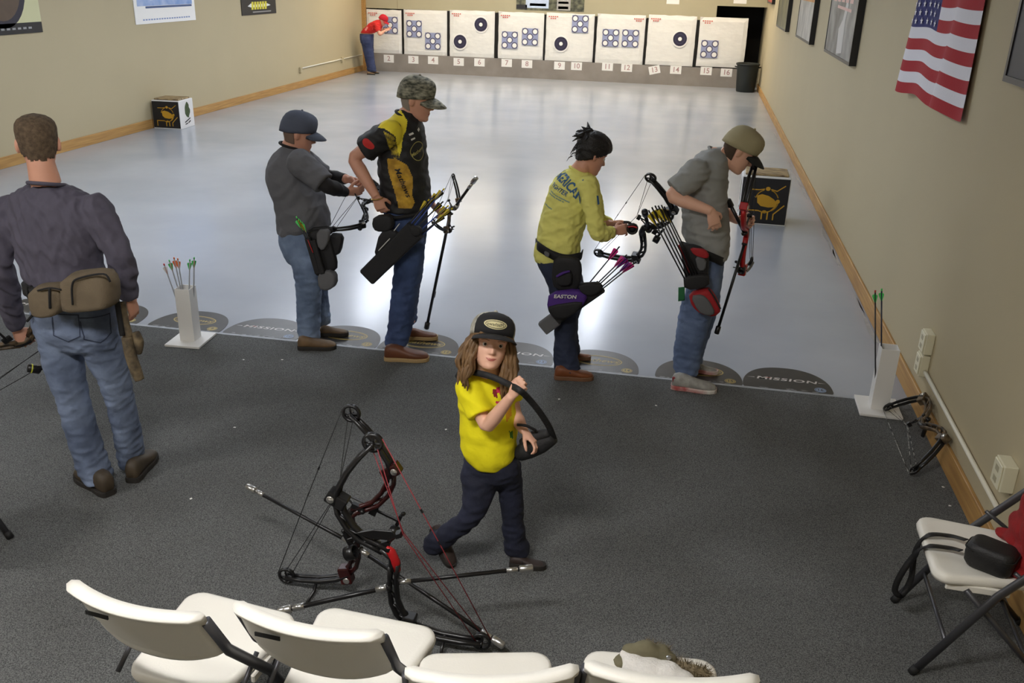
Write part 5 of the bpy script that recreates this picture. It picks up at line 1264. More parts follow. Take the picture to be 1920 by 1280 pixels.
rod('red_trim', cB, [(300, 690, -.292), (312, 720, -.298), (325, 752, -.298)], .003, M_REDA, qB)
for k, (x, y) in enumerate([(244, 577), (254, 588), (262, 598)]):
    n_ = cB.p(x, y, -.27); f_ = cB.p(340+k*12, 800, -.275); arrow(n_, f_-n_, (f_-n_).length, 'arrow with bright green vanes in the quiver of the grey-shirted man', ('lime', 'yellow', 'lime'), M_CARB, 'lime', 'green-vaned arrows in the hip quiver', r=.0042, vlen=.06, vh=.016)
bB = bow('compound_bow', cB.p(556, 380, .42), cB.p(420, 640, -.16), (-1, .1, .2), 'black compound bow held by the man in the dark grey cap', M_BLK, M_BLK, M_STRB, stabs=[((-.05, -.04), cB.p(548, 640, -.05), .009, False)], sight=(.06, .06, 1))
rod('side_rod', cB, [(515, 445, .02), (570, 560, .05), (592, 600, .06)], .004, M_BLK, bB)

# ---------------------------------------------------------------- tall man in black and yellow jersey
cC = Crop(620, 120, 2.207, 5.68)
M_JK = mat('jersey_black', (28, 27, 28), .65, bump=.5, bscale=20); M_JY = mat('jersey_yellow', (246, 224, 56), .7); M_JG = mat('jersey_gold', (214, 168, 52), .7, var=.6, vscale=22, rgb2=(128, 88, 30)); M_JGP = mat('jersey_gold_pattern', (210, 184, 50), .7, var=1.0, vscale=38, rgb2=(30, 26, 20))
M_JC = denim('blue_denim', (70, 90, 134), (38, 50, 82), 5)
torC = [(290, 350, 185, .055), (262, 362, 205, .085), (235, 376, 232, .12), (213, 386, 270, .155), (203, 393, 310, .168), (200, 398, 360, .172), (200, 402, 410, .172), (200, 408, 460, .172), (202, 412, 510, .168), (204, 413, 560, .165), (206, 410, 600, .162), (212, 404, 620, .16)]
pelC = [(222, 400, 600, .15), (226, 400, 650, .16), (240, 396, 700, .162), (252, 392, 745, .145)]
lgC = [[(248, 392, 720, .10, -.075), (260, 388, 780, .10), (262, 383, 850, .095), (256, 370, 910, .088), (250, 360, 970, .085), (244, 350, 1030, .084), (236, 340, 1090, .085), (229, 330, 1145, .086), (226, 324, 1176, .086)],
       [(262, 392, 730, .10, .085), (272, 388, 800, .10), (285, 380, 880, .09), (300, 366, 960, .085), (312, 358, 1040, .085), (318, 358, 1090, .085)]]
polyC = [([(195, 262), (240, 205), (282, 178), (318, 235), (312, 275), (292, 315), (268, 300), (225, 268)], 1), ([(218, 278), (262, 300), (285, 335), (285, 388), (258, 395), (236, 330)], 3), ([(268, 298), (312, 270), (300, 300), (292, 360), (282, 385)], 1), ([(232, 392), (268, 390), (318, 420), (340, 470), (338, 545), (348, 575), (335, 597), (282, 595), (262, 520), (240, 450)], 2)]
rootC, hC, bodyC, shC, paC = person('tall man in black and yellow jersey and camouflage cap looking down', cC, torC, pelC, lgC, (352, 146, 0, (.97, .10, -.22), (.18, 0, 1), 1.06), (318, 212, 0),
  [dict(sh=(243, 285, -.17), el=(92, 388, -.16), wr=(188, 548, -.20), sl=.34, sr=1.42, flare=.014, hand=dict(d=(.35, .1, -1), n=(0, 1, 0), t=(1, 0, .3), curl=.75)),
   dict(sh=(262, 285, .17), el=(330, 440, .26), wr=(418, 580, .26), sl=.34, sr=1.4, hand=dict(d=(.6, .1, -.5), n=(0, -.5, -.6), t=(.5, 0, .6), curl=1.1))],
  [M_JK, M_JY, M_JG, M_JGP], M_JC, 3, shirt_name='jersey', arm_s=1.05, collar=(M_JK, .078, (.35, 0, 1)), paintfn=lambda me: paint(me, cC, polyC))
M_CAMCAP = mat('pale_camo_cap', (168, 164, 144), .85, var=1.0, vscale=30, rgb2=(64, 66, 56), stretch=(1, 1, 2.4))
cap(rootC, hC, M_CAMCAP, M_CAMCAP, .085, tilt=.3); face(rootC, hC, None, bodyC)
rough(rootC, 'hair', hC.shell(fringe(.03), lambda z, a: .003), mat('grey_stubble', (150, 138, 128), .9), .0008, 120, 4)
bvC = bvh_of(shC)
def onC(nm, me, x, y, m, rot=0.0, off=.003, sc=1.0, c=cC, bv=None, root=None, d=(0, 1, -.0), par=None):
    p = c.p(x, y, -.6); R = frame((1, 0, 0), (0, 0, 1), (0, -1, 0), p) @ Matrix.Rotation(rot, 4, 'Z') @ Matrix.Scale(sc, 4); return stick(nm, me, R, d, bv or bvC, m, root or rootC, off)
M_PRW = mat('shirt_print_white', (222, 220, 214), .7); M_PRR = mat('shirt_print_red', (196, 44, 40), .7)
for nm, me, x, y, m, rot in (('sleeve_emblem', disc_grid(.043, .025), 155, 332, M_PRR, -.5), ('sleeve_mark', merge([stroke([(-.022, -.008), (-.014, .010), (-.006, -.006)], .005), stroke([(.002, .008), (.008, -.008)], .005), stroke([(.014, .007), (.022, -.006)], .005)]), 155, 331, M_JK, -.5), ('chest_patch', rect(.034, .013), 333, 290, M_PRW, .3), ('chest_patch', rect(.032, .011), 340, 310, M_PRW, .3), ('chest_patch', rect(.026, .018), 362, 272, M_PRW, .5),
    ('chest_emblem', disc(.060, 28, .060, .004), 362, 360, mat('pale_gold_print', (178, 166, 96), .7), .1), ('chest_lettering', text_mesh('Mathews', .030, shear=.3, bold=.0004), 360, 362, MATS['pale_gold_print'], .45), ('panel_lettering', text_mesh('Mathews', .05, shear=.3, bold=.0006), 298, 490, M_JK, -1.15)):
    on_cloth(nm, me, x, y, cC, bvC, m, rootC, rot)
M_SHOEC = mat('red_brown_leather', (112, 66, 42), .5, var=.5, vscale=10, rgb2=(74, 42, 28)); M_SOLET = mat('tan_sole', (176, 148, 104), .7)
shoe(rootC, cC.g(222, 1225), cC.g(408, 1228), M_SHOEC, M_SOLET, wd=1.12, laces=M_WEB); shoe(rootC, cC.g(318, 1140), cC.g(444, 1140), M_SHOEC, M_SOLET, wd=1.12, laces=M_WEB)
wr_ = cC.p(192, 556, -.20); mb = MB(); mb.tube([wr_+Vector((.036*math.cos(a), .036*math.sin(a), .006*math.cos(a))) for a in [2*math.pi*j/24 for j in range(25)]], .004, 8); put('bracelet', mb.mesh(), mat('gold_bracelet', (212, 176, 96), .3, metal=.9), rootC, True)
qC = empty('hip_quiver', cC.p(260, 780, -.28), 'long black box quiver slung low on the tall man', 'quiver')
obox('quiver_box', cC, (152, 880), (352, 685), -.275, .062, .035, M_QK, qC, 1.05)
pillow('belt_pouch', cC, [(180, 628), (255, 618), (264, 670), (245, 692), (190, 690), (174, 665)], -.21, .07, M_QK, qC); rod('belt', cC, [(205, 640, -.19), (300, 632, -.19), (400, 612, -.12)], .012, M_WEB, qC)
pillow('hanger', cC, [(205, 690), (262, 680), (300, 720), (230, 770), (178, 800)], -.22, .05, M_QK, qC); rod('white_piping', cC, [(198, 772, -.315), (245, 722, -.315)], .003, M_PRW, qC); rod('white_piping', cC, [(262, 690, -.315), (285, 660, -.315)], .003, M_PRW, qC)
pillow('rim_clip', cC, [(325, 668), (372, 672), (380, 705), (345, 715)], -.30, .05, M_QK, qC)
tips = [(408, 560, 'yellow'), (430, 545, 'black'), (448, 528, 'yellow'), (470, 515, 'yellow'), (466, 568, 'black'), (488, 585, 'yellow'), (505, 596, 'yellow'), (478, 620, 'yellow')]
M_BLUES = mat('blue_shaft', (40, 66, 140), .35)
for k, (x, y, v) in enumerate(tips):
    n_ = cC.p(x, y, -.25+.012*(k % 3)); f_ = cC.p(205+6*k, 800+8*(k % 4), -.275); arrow(n_, f_-n_, (f_-n_).length, 'arrow with yellow and black vanes on a dark shaft in the long box quiver', (v, 'black', 'yellow'), M_BLUES if k % 2 else M_CARB, v, 'yellow-vaned arrows of the tall man', r=.0045, vlen=.075, vh=.017)
st_end = cC.g(396, 1095, .02)
bC = bow('compound_bow', cC.p(508, 466, .50), cC.p(425, 655, .02), (-.35, -.1, 1), 'compound bow held by the tall man, propped on its long stabilizer', M_CAMO, M_BLK, M_STRB, stabs=[((-.02, -.03), st_end, .011, False), ((.10, -.06), cC.p(603, 468, .30), .010, True), ((-.12, -.06), cC.p(426, 965, .36), .006, False)], sight=(-.18, .05, 1))

# ---------------------------------------------------------------- woman in yellow
cD = Crop(960, 210, 2.414, 5.60)
M_SHD = mat('lemon_knit', (236, 230, 128), .9, bump=.5, bscale=20, var=.1, vscale=5); M_JD = denim('dark_denim', (44, 52, 76), (24, 30, 48), 5)
torD = [(272, 342, 252, .05), (248, 358, 264, .075), (218, 374, 282, .105), (190, 384, 312, .135), (170, 386, 350, .15), (155, 380, 400, .15), (140, 360, 450, .145), (128, 338, 500, .14), (119, 322, 550, .14), (110, 312, 600, .145), (102, 308, 645, .15), (104, 302, 668, .15), (110, 200, 692, .13)]
pelD = [(112, 302, 655, .145), (122, 302, 700, .155), (150, 318, 745, .158), (165, 330, 795, .14)]
lgD = [[(160, 328, 770, .10, -.07), (170, 330, 830, .098), (184, 308, 890, .09), (194, 294, 950, .08), (193, 288, 1010, .076), (190, 292, 1070, .08), (188, 300, 1130, .085), (189, 312, 1180, .092)],
       [(190, 330, 780, .10, .08), (215, 325, 860, .09), (235, 300, 940, .08), (248, 296, 1020, .076), (256, 304, 1075, .08), (262, 308, 1105, .085)]]
rootD, hD, bodyD, shD, paD = person('woman in lemon yellow long-sleeved shirt with dark tied-up hair', cD, torD, pelD, lgD, (360, 190, 0, (.80, .50, -.42), (.25, .12, 1), .98), (306, 268, 0),
  [dict(sh=(345, 335, -.13), el=(385, 556, -.20), wr=(462, 540, -.06), sl=.96, sr=1.22, hand=dict(d=(.9, .5, .15), n=(0, .8, -.4), t=(.2, 0, 1), curl=.85)),
   dict(sh=(345, 320, .13), el=(395, 500, .24), wr=(448, 505, .12), sl=.96, sr=1.2, hand=dict(d=(1, .1, .1), n=(0, -.6, -.6), t=(0, -.3, 1), curl=1.0))],
  M_SHD, M_JD, 4, m_skin=M_SKIN, hs=.9, arm_s=.90, shirt_name='long_sleeve_shirt', shirt_wr=.0095, collar=(M_SHD, .066, (.4, .15, 1)), shirt_axis=(.7, 1, 1.4))
M_HAIRD = mat('black_hair', (24, 20, 20), .5, var=.4, vscale=40, bump=.5, bscale=120)
hf = lambda z, a: z-(.052*(.5+.5*math.cos(a))**1.5*1.25-.058*(.5-.5*math.cos(a)))+.012*math.exp(-((abs(a)-1.25)/.3)**2)*0
rough(rootD, 'hair', hD.shell(hf, lambda z, a: .017+.01*max(0, z)/.1), M_HAIRD, .004, 60, 5)
mb = MB(); random.seed(5); kb = hD.w(0, -.075, .085)
for k in range(46):
    a, b = random.uniform(0, 6.28), random.uniform(-.3, 1.2); d = Vector((math.cos(a)*math.cos(b)*.7-.15, math.sin(a)*math.cos(b)*.6, math.sin(b)*1.0+.2)); d.normalize(); l = random.uniform(.05, .095)
    sid = d.cross(Vector((0, 0, 1)))*random.uniform(-.02, .02)
    mb.tube([kb, kb+d*l*.5+sid, kb+d*l+sid*1.5+Vector((-.02, 0, -random.uniform(.0, .05)))], [.016, .014, .002], 7)
for k in range(14):   # loose ends
    z = random.uniform(-.06, .06); p = hD.w(random.uniform(-.04, .04), -.10, z); mb.tube([p, p+Vector((-.02, 0, -.01)), p+Vector((-.035, random.uniform(-.02, .02), -.035))], [.004, .003, .0008], 5)
put('hair_bun', mb.mesh(), M_HAIRD, rootD, True); face(rootD, hD, None, bodyD)
bvD = bvh_of(shD); M_PBL = mat('shirt_print_blue', (62, 104, 148), .8); M_PBP = mat('shirt_print_pale_blue', (150, 172, 150), .8)
def arch(txt, size, R0, m, x, y, rot, sx=1.0, nm='back_lettering', bold=.0008):
    t = text_mesh(txt, size, sx=sx, bold=bold)
    for v in t.vertices:
        if R0: v.co.y -= v.co.x**2/(2*R0)
    on_cloth(nm, t, x, y, cD, bvD, m, rootD, rot, .003, (-.55, -.83, .12))
arch('AMERICAN', .072, .26, M_PBL, 246, 318, -.50, .78, bold=.0022); arch('FIGHTER', .036, 0, M_PBL, 212, 350, -.36, .95)
for k, (x, y, n_) in enumerate([(208, 382, 11), (204, 392, 9), (180, 440, 6)]):
    on_cloth('faded_print', merge([stroke([(-.075+j*.014, 0), (-.075+j*.014+random.uniform(.005, .011), random.uniform(-.002, .002))], .008) for j in range(n_)]), x, y, cD, bvD, M_PBP, rootD, -.3, .003, (-.55, -.83, .12))
on_cloth('neck_dot', disc(.006, 12), 322, 310, cD, bvD, M_PBL, rootD); on_cloth('sleeve_print', flat_poly([(-.010, -.026), (.007, -.022), (.010, .026), (-.004, .03)]), 388, 400, cD, bvD, M_PBL, rootD)
M_SHOED = mat('brown_leather', (128, 72, 38), .5, var=.5, vscale=10, rgb2=(84, 44, 24)); M_SOLER = mat('red_brown_sole', (120, 84, 60), .7)
shoe(rootD, cD.g(190, 1208), cD.g(368, 1212), M_SHOED, M_SOLER, wd=1.08, laces=M_WEB); shoe(rootD, cD.g(252, 1122), cD.g(356, 1122), M_SHOED, M_SOLER, wd=1.08)
qD = empty('hip_quiver', cD.p(260, 820, -.26), 'purple and black hip quiver worn by the woman in yellow', 'quiver'); M_PUR = mat('quiver_purple', (72, 36, 122), .75)
P = [cD.p(108, 590, -.02), cD.p(125, 612, -.125), cD.p(190, 650, -.165), cD.p(250, 664, -.17), cD.p(305, 655, -.13), cD.p(318, 640, -.02)]
ribbon('belt', spline(P, 6), .055, M_WEB, qD, [(-.6, -.8, 0)]*12+[(0, -1, 0)]*14+[(.7, -.6, 0)]*5, .003)
pillow('buckle', cD, [(145, 628), (170, 636), (168, 658), (147, 650)], -.172, .012, M_QG, qD)
pillow('back_plate', cD, [(192, 650), (300, 655), (318, 700), (312, 775), (290, 815), (190, 800), (178, 740)], -.205, .05, M_QK, qD)
pillow('zip_pouch', cD, [(198, 735), (262, 712), (275, 740), (270, 782), (205, 785)], -.24, .05, M_QK, qD); rod('purple_flap', cD, [(202, 745, -.27), (232, 728, -.274), (262, 720, -.27)], [.007, .009, .006], M_PUR, qD)
obox('quiver_tube', cD, (142, 972), (402, 790), -.235, .040, .028, M_QK, qD); obox('quiver_end', cD, (140, 978), (200, 934), -.235, .045, .032, M_QG, qD)
pillow('accessory_pouch', cD, [(168, 815), (300, 798), (345, 830), (320, 880), (250, 930), (190, 925), (158, 885)], -.275, .07, M_PUR, qD); pillow('pouch_cover', cD, [(170, 868), (325, 845), (320, 880), (250, 932), (190, 928), (162, 892)], -.285, .075, M_QK, qD)
pillow('mouth_pocket', cD, [(300, 775), (395, 768), (418, 795), (370, 830), (310, 820)], -.27, .05, M_QK, qD)
t = text_mesh('EASTON', .032, sx=1.15, shear=.1, bold=.0008); t.transform(frame((1, 0, .06), (0, 0, 1), (0, -1, 0), cD.p(240, 836, -.325))); put('lettering', t, M_PRW, qD)
for k, (x, y, v) in enumerate([(487, 608, 'pink'), (520, 645, 'pink'), (532, 652, 'purple'), (548, 672, 'purple'), (562, 678, 'pink')]):
    n_ = cD.p(x, y, -.22+.01*(k % 2)); f_ = cD.p(270+10*k if k else 262, 880, -.235); arrow(n_, f_-n_, (f_-n_).length, ('arrow with pink vanes, leftmost in the purple quiver' if k == 0 else 'arrow with pink and purple vanes in the purple quiver'), (v, 'pink', v), M_CARB, 'black', 'pink-vaned arrows of the woman', r=.0042, vlen=.09, vh=.018)
bD = bow('compound_bow', cD.p(626, 300, -.05), cD.p(392, 640, .42), (-.8, -.1, .5), 'black compound bow held by the woman in yellow', M_BLK, M_BLK, M_STRB, stabs=[((.02, -.03), cD.p(600, 448, .0), .012, False)], sight=(.02, .03, -1))
mb = MB(); M_ = frame((1, 0, 0), (0, 0, 1), (0, -1, 0), cD.p(545, 528, -.05)); mb.lathe([(.030, -.012), (.036, -.010), (.036, .010), (.030, .012), (.022, .012), (.022, -.012), (.030, -.012)], 22, M_); sc_ = put('sight_ring', mb.mesh(), M_BLK, bD, True)
mb = MB(); mb.lathe([(.022, -.004), (.022, .004)], 20, M_); put('lens', mb.mesh(), M_LENS, sc_, True); rod('red_mark', cD, [(525, 520, -.07), (548, 518, -.07), (566, 524, -.07)], .005, M_REDA, sc_); rod('bracket', cD, [(545, 515, -.05), (530, 500, -.05), (505, 498, -.05)], .009, M_BLK, sc_)

# ---------------------------------------------------------------- man in tan cap
cE = Crop(1180, 210, 2.328, 5.66)
M_SHE = mat('heather_grey_tee', (152, 153, 150), .9, bump=.5, bscale=20, var=.15, vscale=7); M_JE = denim('mid_denim', (116, 134, 168), (64, 80, 112), 5)
torE = [(352, 412, 158, .055), (325, 428, 172, .085), (292, 434, 196, .125), (266, 434, 232, .155), (250, 432, 275, .162), (240, 430, 330, .16), (233, 432, 390, .158), (229, 437, 450, .158), (229, 440, 510, .16), (234, 440, 560, .16), (260, 438, 600, .155), (310, 434, 635, .14), (360, 428, 658, .12)]
pelE = [(252, 420, 570, .145), (258, 414, 630, .158), (262, 411, 690, .162), (258, 404, 745, .145)]
lgE = [[(256, 404, 715, .10, -.075), (244, 394, 790, .10), (222, 376, 860, .095), (210, 352, 930, .088), (200, 332, 1000, .084), (193, 318, 1060, .082), (191, 306, 1120, .084), (198, 302, 1158, .086)],
       [(268, 406, 730, .10, .085), (266, 396, 820, .095), (262, 372, 920, .085), (258, 345, 1010, .082), (256, 322, 1080, .082), (258, 318, 1110, .084)]]
rootE, hE, bodyE, shE, paE = person('man in heather grey t-shirt and tan cap looking down at his bow', cE, torE, pelE, lgE, (478, 166, 0, (.84, .12, -.56), (.52, .05, .85), 1.04), (388, 186, 0),
  [dict(sh=(292, 262, -.16), el=(178, 366, -.22), wr=(358, 432, -.26), sl=.36, sr=1.4, flare=.016, hand=dict(d=(.35, .1, -1), n=(-.3, .9, -.1), t=(1, 0, .2), curl=.55)),
   dict(sh=(310, 255, .16), el=(372, 410, .26), wr=(470, 472, .18), sl=.36, sr=1.35, hand=dict(d=(1, -.05, .05), n=(.1, -.9, -.1), t=(0, -.2, 1), curl=1.25))],
  M_SHE, M_JE, 6, m_skin=M_SKIN_F, shirt_name='t_shirt', shirt_wr=.0085, collar=(M_SHE, .074, (.6, 0, .85)))
M_KHA = mat('khaki_cap', (164, 154, 120), .85, bump=.15, bscale=200)
cap(rootE, hE, M_KHA, mat('dark_green_brim', (34, 36, 32), .8), .08, tilt=.25); face(rootE, hE, None, bodyE)
rough(rootE, 'hair', hE.shell(fringe(.03), lambda z, a: .006), mat('short_brown_hair', (76, 60, 46), .9, var=.4, vscale=60), .0012, 140, 6)
t = merge([stroke(arc(-.018, 0, .014, 20, 330, 10), .006), stroke(arc(.014, 0, .014, -30, 300, 10), .006), stroke([(-.034, -.004), (.034, .002)], .004)]); t.transform(frame(hE.R, hE.U, hE.F, hE.w(0, .16, .075))); bvp = bvh_of([o for o in rootE.children if o.name.startswith('cap')][0]); stick('cap_emblem', t, Matrix.Identity(4), -hE.F, bvp, M_QK, rootE, .002)
M_SHOEE = mat('silver_mesh_shoe', (168, 166, 160), .55, var=.5, vscale=30, rgb2=(110, 108, 104)); M_SOLEW = mat('white_red_sole', (220, 214, 206), .6, var=.9, vscale=9, rgb2=(168, 40, 44))
s1_ = shoe(rootE, cE.g(180, 1205), cE.g(380, 1226), M_SHOEE, M_SOLEW, wd=1.12, laces=M_PRW); s2_ = shoe(rootE, cE.g(268, 1135), cE.g(386, 1146), M_SHOEE, M_SOLEW, wd=1.12, laces=M_PRW)
for s_, hx, hy in ((s1_, 205, 1180),):
    pillow('red_heel', cE, [(186, 1150), (225, 1165), (250, 1195), (232, 1200), (190, 1188)], cE.g(220, 1200).y-cE.Y-.055, .02, mat('maroon_suede', (130, 38, 44), .7), rootE)
qE = empty('hip_quiver', cE.p(310, 690, -.26), 'red and black hip quiver worn by the man in the tan cap', 'quiver'); M_QR = mat('quiver_red', (158, 26, 32), .75); M_TAGG = mat('green_tag', (32, 104, 60), .6)
P = [cE.p(228, 580, -.02), cE.p(240, 585, -.15), cE.p(330, 620, -.18), cE.p(400, 650, -.14), cE.p(414, 655, -.02)]
ribbon('belt', spline(P, 6), .05, M_WEB, qE, [(-.5, -.85, 0)]*8+[(0, -1, 0)]*10+[(.7, -.6, 0)]*8, .003)
pillow('back_plate', cE, [(215, 572), (300, 578), (350, 615), (345, 700), (338, 760), (245, 765), (238, 680)], -.21, .05, M_QK, qE)
pillow('red_panel', cE, [(262, 590), (330, 598), (350, 622), (340, 640), (280, 622)], -.235, .04, M_QR, qE); pillow('grey_panel', cE, [(285, 625), (338, 640), (332, 690), (300, 690)], -.235, .04, M_QG, qE); rod('red_edge', cE, [(215, 580, -.24), (240, 640, -.245), (265, 700, -.245)], .006, M_QR, qE)
pillow('arrow_holder', cE, [(235, 715), (345, 700), (352, 760), (240, 775)], -.25, .06, M_QK, qE)
pillow('zip_pouch', cE, [(258, 790), (340, 765), (368, 785), (405, 860), (372, 890), (310, 875), (270, 840)], -.25, .09, M_QR, qE); pillow('pouch_front', cE, [(266, 800), (320, 792), (350, 820), (378, 875), (345, 888), (300, 868)], -.285, .06, M_QG, qE)
rod('black_trim', cE, [(345, 770, -.298), (372, 810, -.298), (398, 858, -.292)], .005, M_QK, qE)
pillow('green_tag', cE, [(214, 765), (242, 762), (242, 822), (213, 826)], -.23, .006, M_TAGG, qE, .98, 0)
for k, (x, y, v) in enumerate([(84, 428, 'yellow'), (98, 415, 'black'), (112, 408, 'black'), (126, 408, 'yellow'), (140, 406, 'black'), (152, 412, 'yellow')]):
    n_ = cE.p(x, y, -.27+.012*(k % 3)); f_ = cE.p(255+13*k, 755, -.255); arrow(n_, f_-n_, (f_-n_).length, 'arrow with black and yellow vanes on a black shaft in the red hip quiver', (v, 'black', 'yellow'), M_CARB, 'black', 'black and yellow arrows of the man in the tan cap', r=.0045, vlen=.09, vh=.018)
bE = bow('compound_bow', cE.p(546, 232, .02), cE.p(532, 655, .42), (.25, .9, .3), 'bright red and black compound bow held by the man in the tan cap', M_REDA, M_BLK, M_STRB, stabs=[((-.06, -.04), cE.p(380, 968, -.02), .0095, False), ((.02, -.04), cE.p(430, 382, .0), .011, False)], sight=(-.2, .03, 1))

# ---------------------------------------------------------------- the girl
cG = Crop(760, 560, 2.372, 3.30)
M_SHG = mat('bright_yellow_tee', (240, 226, 14), .85, bump=.45, bscale=26); M_JGG = denim('navy_denim', (36, 40, 62), (20, 22, 36), 6)
torG = [(318, 432, 318, .045), (290, 448, 330, .062), (255, 465, 350, .08), (238, 474, 380, .092), (232, 482, 420, .098), (236, 488, 470, .1), (242, 494, 530, .104), (246, 497, 590, .108), (247, 498, 640, .11), (250, 494, 690, .112), (272, 486, 730, .11), (308, 462, 762, .10)]
pelG = [(262, 500, 690, .088), (262, 508, 740, .09), (276, 508, 785, .078)]
lgG = [[(380, 514, 735, .08, .02), (396, 518, 795, .072), (412, 520, 860, .062), (424, 526, 930, .057), (430, 528, 1000, .054), (434, 534, 1060, .055), (440, 546, 1120, .059), (444, 558, 1162, .062)]]
def backleg(k):
    P = [cG.p(330, 750, .0), cG.p(325, 850, -.03), cG.p(310, 920, -.05), cG.p(282, 975, -.06), cG.p(215, 1030, -.05), cG.p(160, 1070, -.03), cG.p(116, 1092, .0)]
    return [(spline(P, 3), [k*v for v in (.083, .081, .078, .074, .069, .064, .059, .054, .051, .049, .048, .047, .047, .047, .048, .049, .051, .052, .053)])]
polyG = [([(400, 395), (420, 388), (438, 395), (450, 420), (458, 445), (440, 448), (425, 425), (405, 415)], 1), ([(385, 405), (405, 400), (412, 440), (392, 438)], 2), ([(402, 455), (430, 450), (432, 472), (408, 480)], 1), ([(440, 470), (470, 462), (472, 520), (450, 548)], 3), ([(462, 590), (478, 588), (480, 622), (465, 620)], 4)]
rootG, hG, bodyG, shG, paG = person('girl in bright yellow t-shirt and black cap walking across the carpet', cG, torG, pelG, lgG, (380, 200, -.03, (.30, -.90, .27), (.10, .26, 1), .87), (372, 330, -.005),
  [dict(sh=(283, 392, -.07), el=(362, 572, -.15), wr=(472, 432, -.20), sl=.33, sr=1.34, flare=.012, hand=dict(d=(.45, -.1, .9), n=(.6, .6, .2), t=(-.3, -.7, .5), curl=1.35, s=.74, thumb=.9)),
   dict(sh=(455, 392, .06), el=(490, 520, .02), wr=(528, 588, -.05), sl=.33, sr=1.3, hand=dict(d=(.75, -.25, -.5), n=(-.2, -.1, -1), t=(.1, -1, .1), curl=.7, s=.74))],
  [M_SHG, mat('tee_print_pink', (206, 44, 84), .8), mat('tee_print_maroon', (132, 26, 34), .8), mat('tee_print_orange', (226, 160, 30), .8), mat('tee_print_green', (70, 130, 40), .8)], M_JGG, 8, m_skin=M_SKIN_F, arm_s=.70, shirt_name='t_shirt', shirt_wr=.0060, pants_wr=.0075, clegs=backleg, voxel=.0040, paintfn=lambda me: paint(me, cG, polyG), hem_z=.045, asp=1.13, lift=34, hemlift=38, collar=(M_SHG, .056, (.1, -.2, 1)))
face(rootG, hG, mat('light_brow', (150, 112, 84), .8), bodyG, smile=.004, bw=.003, er=.0108)
M_HAIRG = mat('honey_brown_hair', (132, 100, 64), .55, var=.7, vscale=30, rgb2=(76, 54, 32), bump=.4, bscale=120, stretch=(1, 1, .2))
rough(rootG, 'hair', hG.shell(lambda z, a: z-(.062*(.5+.5*math.cos(a))**1.2-.07*(.5-.5*math.cos(a))), lambda z, a: .012), M_HAIRG, .003, 70, 9)
mb = MB(); random.seed(9)
for k in range(170):
    a = random.choice((-1, 1))*random.uniform(.95, 3.1); z0 = random.uniform(.0, .05); p0 = head_surface(z0, a); out = Vector((p0.x, p0.y*.9, 0)).normalized()
    L_ = random.uniform(.16, .27); wav = random.uniform(-.026, .026); sw = random.uniform(.004, .04)
    side = Vector((math.copysign(1, p0.x), 0, 0))
    ph = random.uniform(0, 6.28); P = []
    for q in range(10):
        t = q/9; P.append(hG.w(*(p0+out*(.003+(.010+sw*.55)*min(1, t*2)*(1-.3*t)+.005*math.sin(ph+t*11))+side*(.003*t+wav*.7*math.sin(t*3))+Vector((.005*math.sin(ph*2+t*10), 0, -L_*t)))))
    mb.tube(P, [.007, .008, .009, .010, .010, .010, .009, .008, .006, .002], 6)
put('hair_locks', mb.mesh(), M_HAIRG, rootG, True)
M_CAPK = mat('black_cap_cloth', (34, 33, 35), .85); M_CAPC = mat('white_grey_camo', (206, 202, 188), .85, var=.9, vscale=26, rgb2=(120, 116, 104))
cp = cap(rootG, hG, M_CAPC, M_CAPK, .108, tilt=.0, front_mat=M_CAPK, front_arc=.95, drop=.024)
bvp = bvh_of(cp); R = frame(hG.R, hG.U, hG.F, hG.w(.004, .25, .104)) @ Matrix.Scale(hG.sc, 4)
stick('cap_patch', disc_grid(.052, .021), R, -hG.F, bvp, mat('cream_patch', (218, 208, 160), .7), rootG, .003); stick('cap_patch_ring', disc(.046, 28, .017, .0025), R, -hG.F, bvp, M_CAPK, rootG, .004); stick('cap_lettering', text_mesh('Mathews', .021, shear=.2), R, -hG.F, bvp, M_CAPK, rootG, .0042)
M_SHOEG = mat('dark_brown_shoe', (52, 40, 36), .6, var=.4, vscale=12)
shoe(rootG, cG.g(462, 1190), cG.g(625, 1205), M_SHOEG, M_SOLEK, wd=.95, ht=.9, laces=M_WEB)
tp = cG.g(205, 1198); sh2 = shoe(rootG, tp+Vector((-.15, .13, 0)), tp, M_SHOEG, M_SOLEK, wd=.95, ht=.95)
tl = tp-rootG.location; ax = Vector((.13, .15, 0)).normalized()
sh2.matrix_basis = Matrix.Translation(tl) @ Matrix.Rotation(math.radians(38), 4, ax) @ Matrix.Translation(-tl)
bag = empty('shoulder_bag', cG.p(580, 650, -.02), 'soft black case hanging from a strap held by the girl', 'bag'); M_CASE = mat('black_soft_case', (34, 34, 36), .7, bump=.3, bscale=60)
rod('case_body', cG, [(508, 690, .0), (545, 668, -.02), (600, 640, -.03), (655, 608, -.03)], [.030, .042, .044, .034], M_CASE, bag, 18); rod('case_fold', cG, [(520, 640, -.02), (575, 612, -.04), (640, 596, -.05)], [.018, .026, .018], M_CASE, bag, 14)
rod('cord', cG, [(498, 560, -.08), (540, 565, -.09), (580, 585, -.07)], .006, M_WEB, bag)
P = spline([cG.p(230, 352, .06), cG.p(250, 328, -.02), cG.p(300, 326, -.085), cG.p(380, 345, -.125), cG.p(455, 378, -.16), cG.p(505, 405, -.25), cG.p(545, 440, -.20), cG.p(595, 500, -.15), cG.p(640, 570, -.08), cG.p(660, 620, -.03)], 6)
ribbon('strap', P, .024, M_CASE, bag, (-.05, -1, .35), .004)

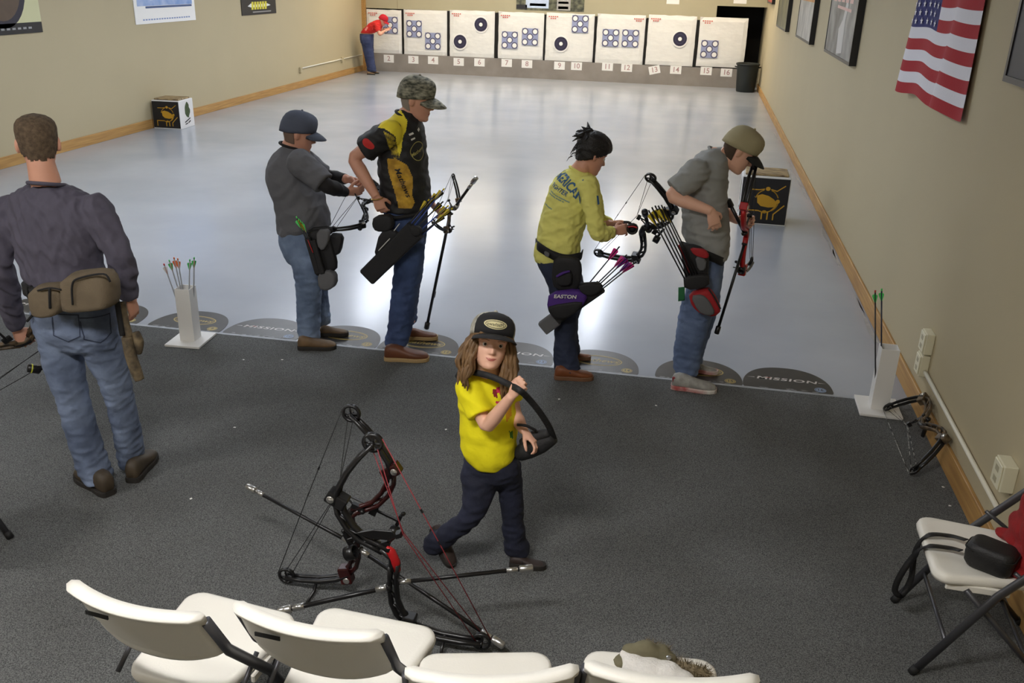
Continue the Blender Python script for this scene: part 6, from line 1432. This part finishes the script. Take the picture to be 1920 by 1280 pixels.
# ---------------------------------------------------------------- person in red at the targets
cF = Crop(640, 0, 4.8, 22.55)
M_SHF = mat('red_tee', (200, 36, 32), .85); M_JF = denim('far_denim', (68, 78, 116), (44, 52, 84), 4)
torF = [(318, 362, 178, .09), (285, 368, 192, .14), (250, 372, 212, .17), (222, 368, 240, .18), (200, 350, 268, .17), (180, 318, 298, .17), (172, 295, 318, .16)]
pelF = [(168, 292, 305, .15), (166, 290, 345, .17), (176, 290, 385, .16)]
lgF = [[(176, 276, 370, .1, -.06), (188, 280, 430, .1), (200, 290, 490, .09), (214, 298, 550, .09), (226, 306, 610, .09), (236, 318, 660, .09)], [(196, 290, 370, .1, .1), (205, 292, 450, .1), (215, 298, 530, .09), (228, 306, 600, .09), (240, 316, 640, .09)]]
rootF, hF, bodyF, shF, paF = person('person in red shirt and red cap bending over at the far left target', cF, torF, pelF, lgF, (372, 182, 0, (.85, .1, -.55), (.45, 0, .85), 1.0), (335, 200, 0),
  [dict(sh=(318, 232, -.15), el=(345, 312, -.22), wr=(392, 275, -.1), sl=.36, sr=1.4, hand=dict(d=(.8, .5, .3), n=(0, .5, -.5), t=(0, 0, 1), curl=.6)), dict(sh=(330, 215, .16), el=(375, 280, .25), wr=(405, 262, .2), sl=.36, sr=1.35, hand=dict(d=(.8, .4, .3), n=(0, .3, -.6), t=(0, 0, 1), curl=.6))],
  M_SHF, M_JF, 10, shirt_name='t_shirt', voxel=.009, hem_z=.06)
M_CAPR = mat('red_cap', (186, 24, 40), .85); cap(rootF, hF, M_CAPR, M_CAPR, .08, tilt=.2)
bvF = bvh_of(shF); t = merge([rect(.2, .05), (lambda m_: (m_.transform(Matrix.Translation((-.02, -.09, 0))), m_)[1])(rect(.05, .1)), (lambda m_: (m_.transform(Matrix.Translation((-.1, -.08, 0))), m_)[1])(rect(.04, .1))]); on_cloth('back_print', t, 250, 235, cF, bvF, mat('faded_white_print', (226, 140, 130), .8), rootF, -.5, .006)
shoe(rootF, cF.g(232, 672), cF.g(305, 674), mat('tan_shoe', (120, 96, 70), .7), M_SOLEK, z=.001); shoe(rootF, cF.g(262, 662), cF.g(340, 664), MATS['tan_shoe'], M_SOLEK, z=.001)
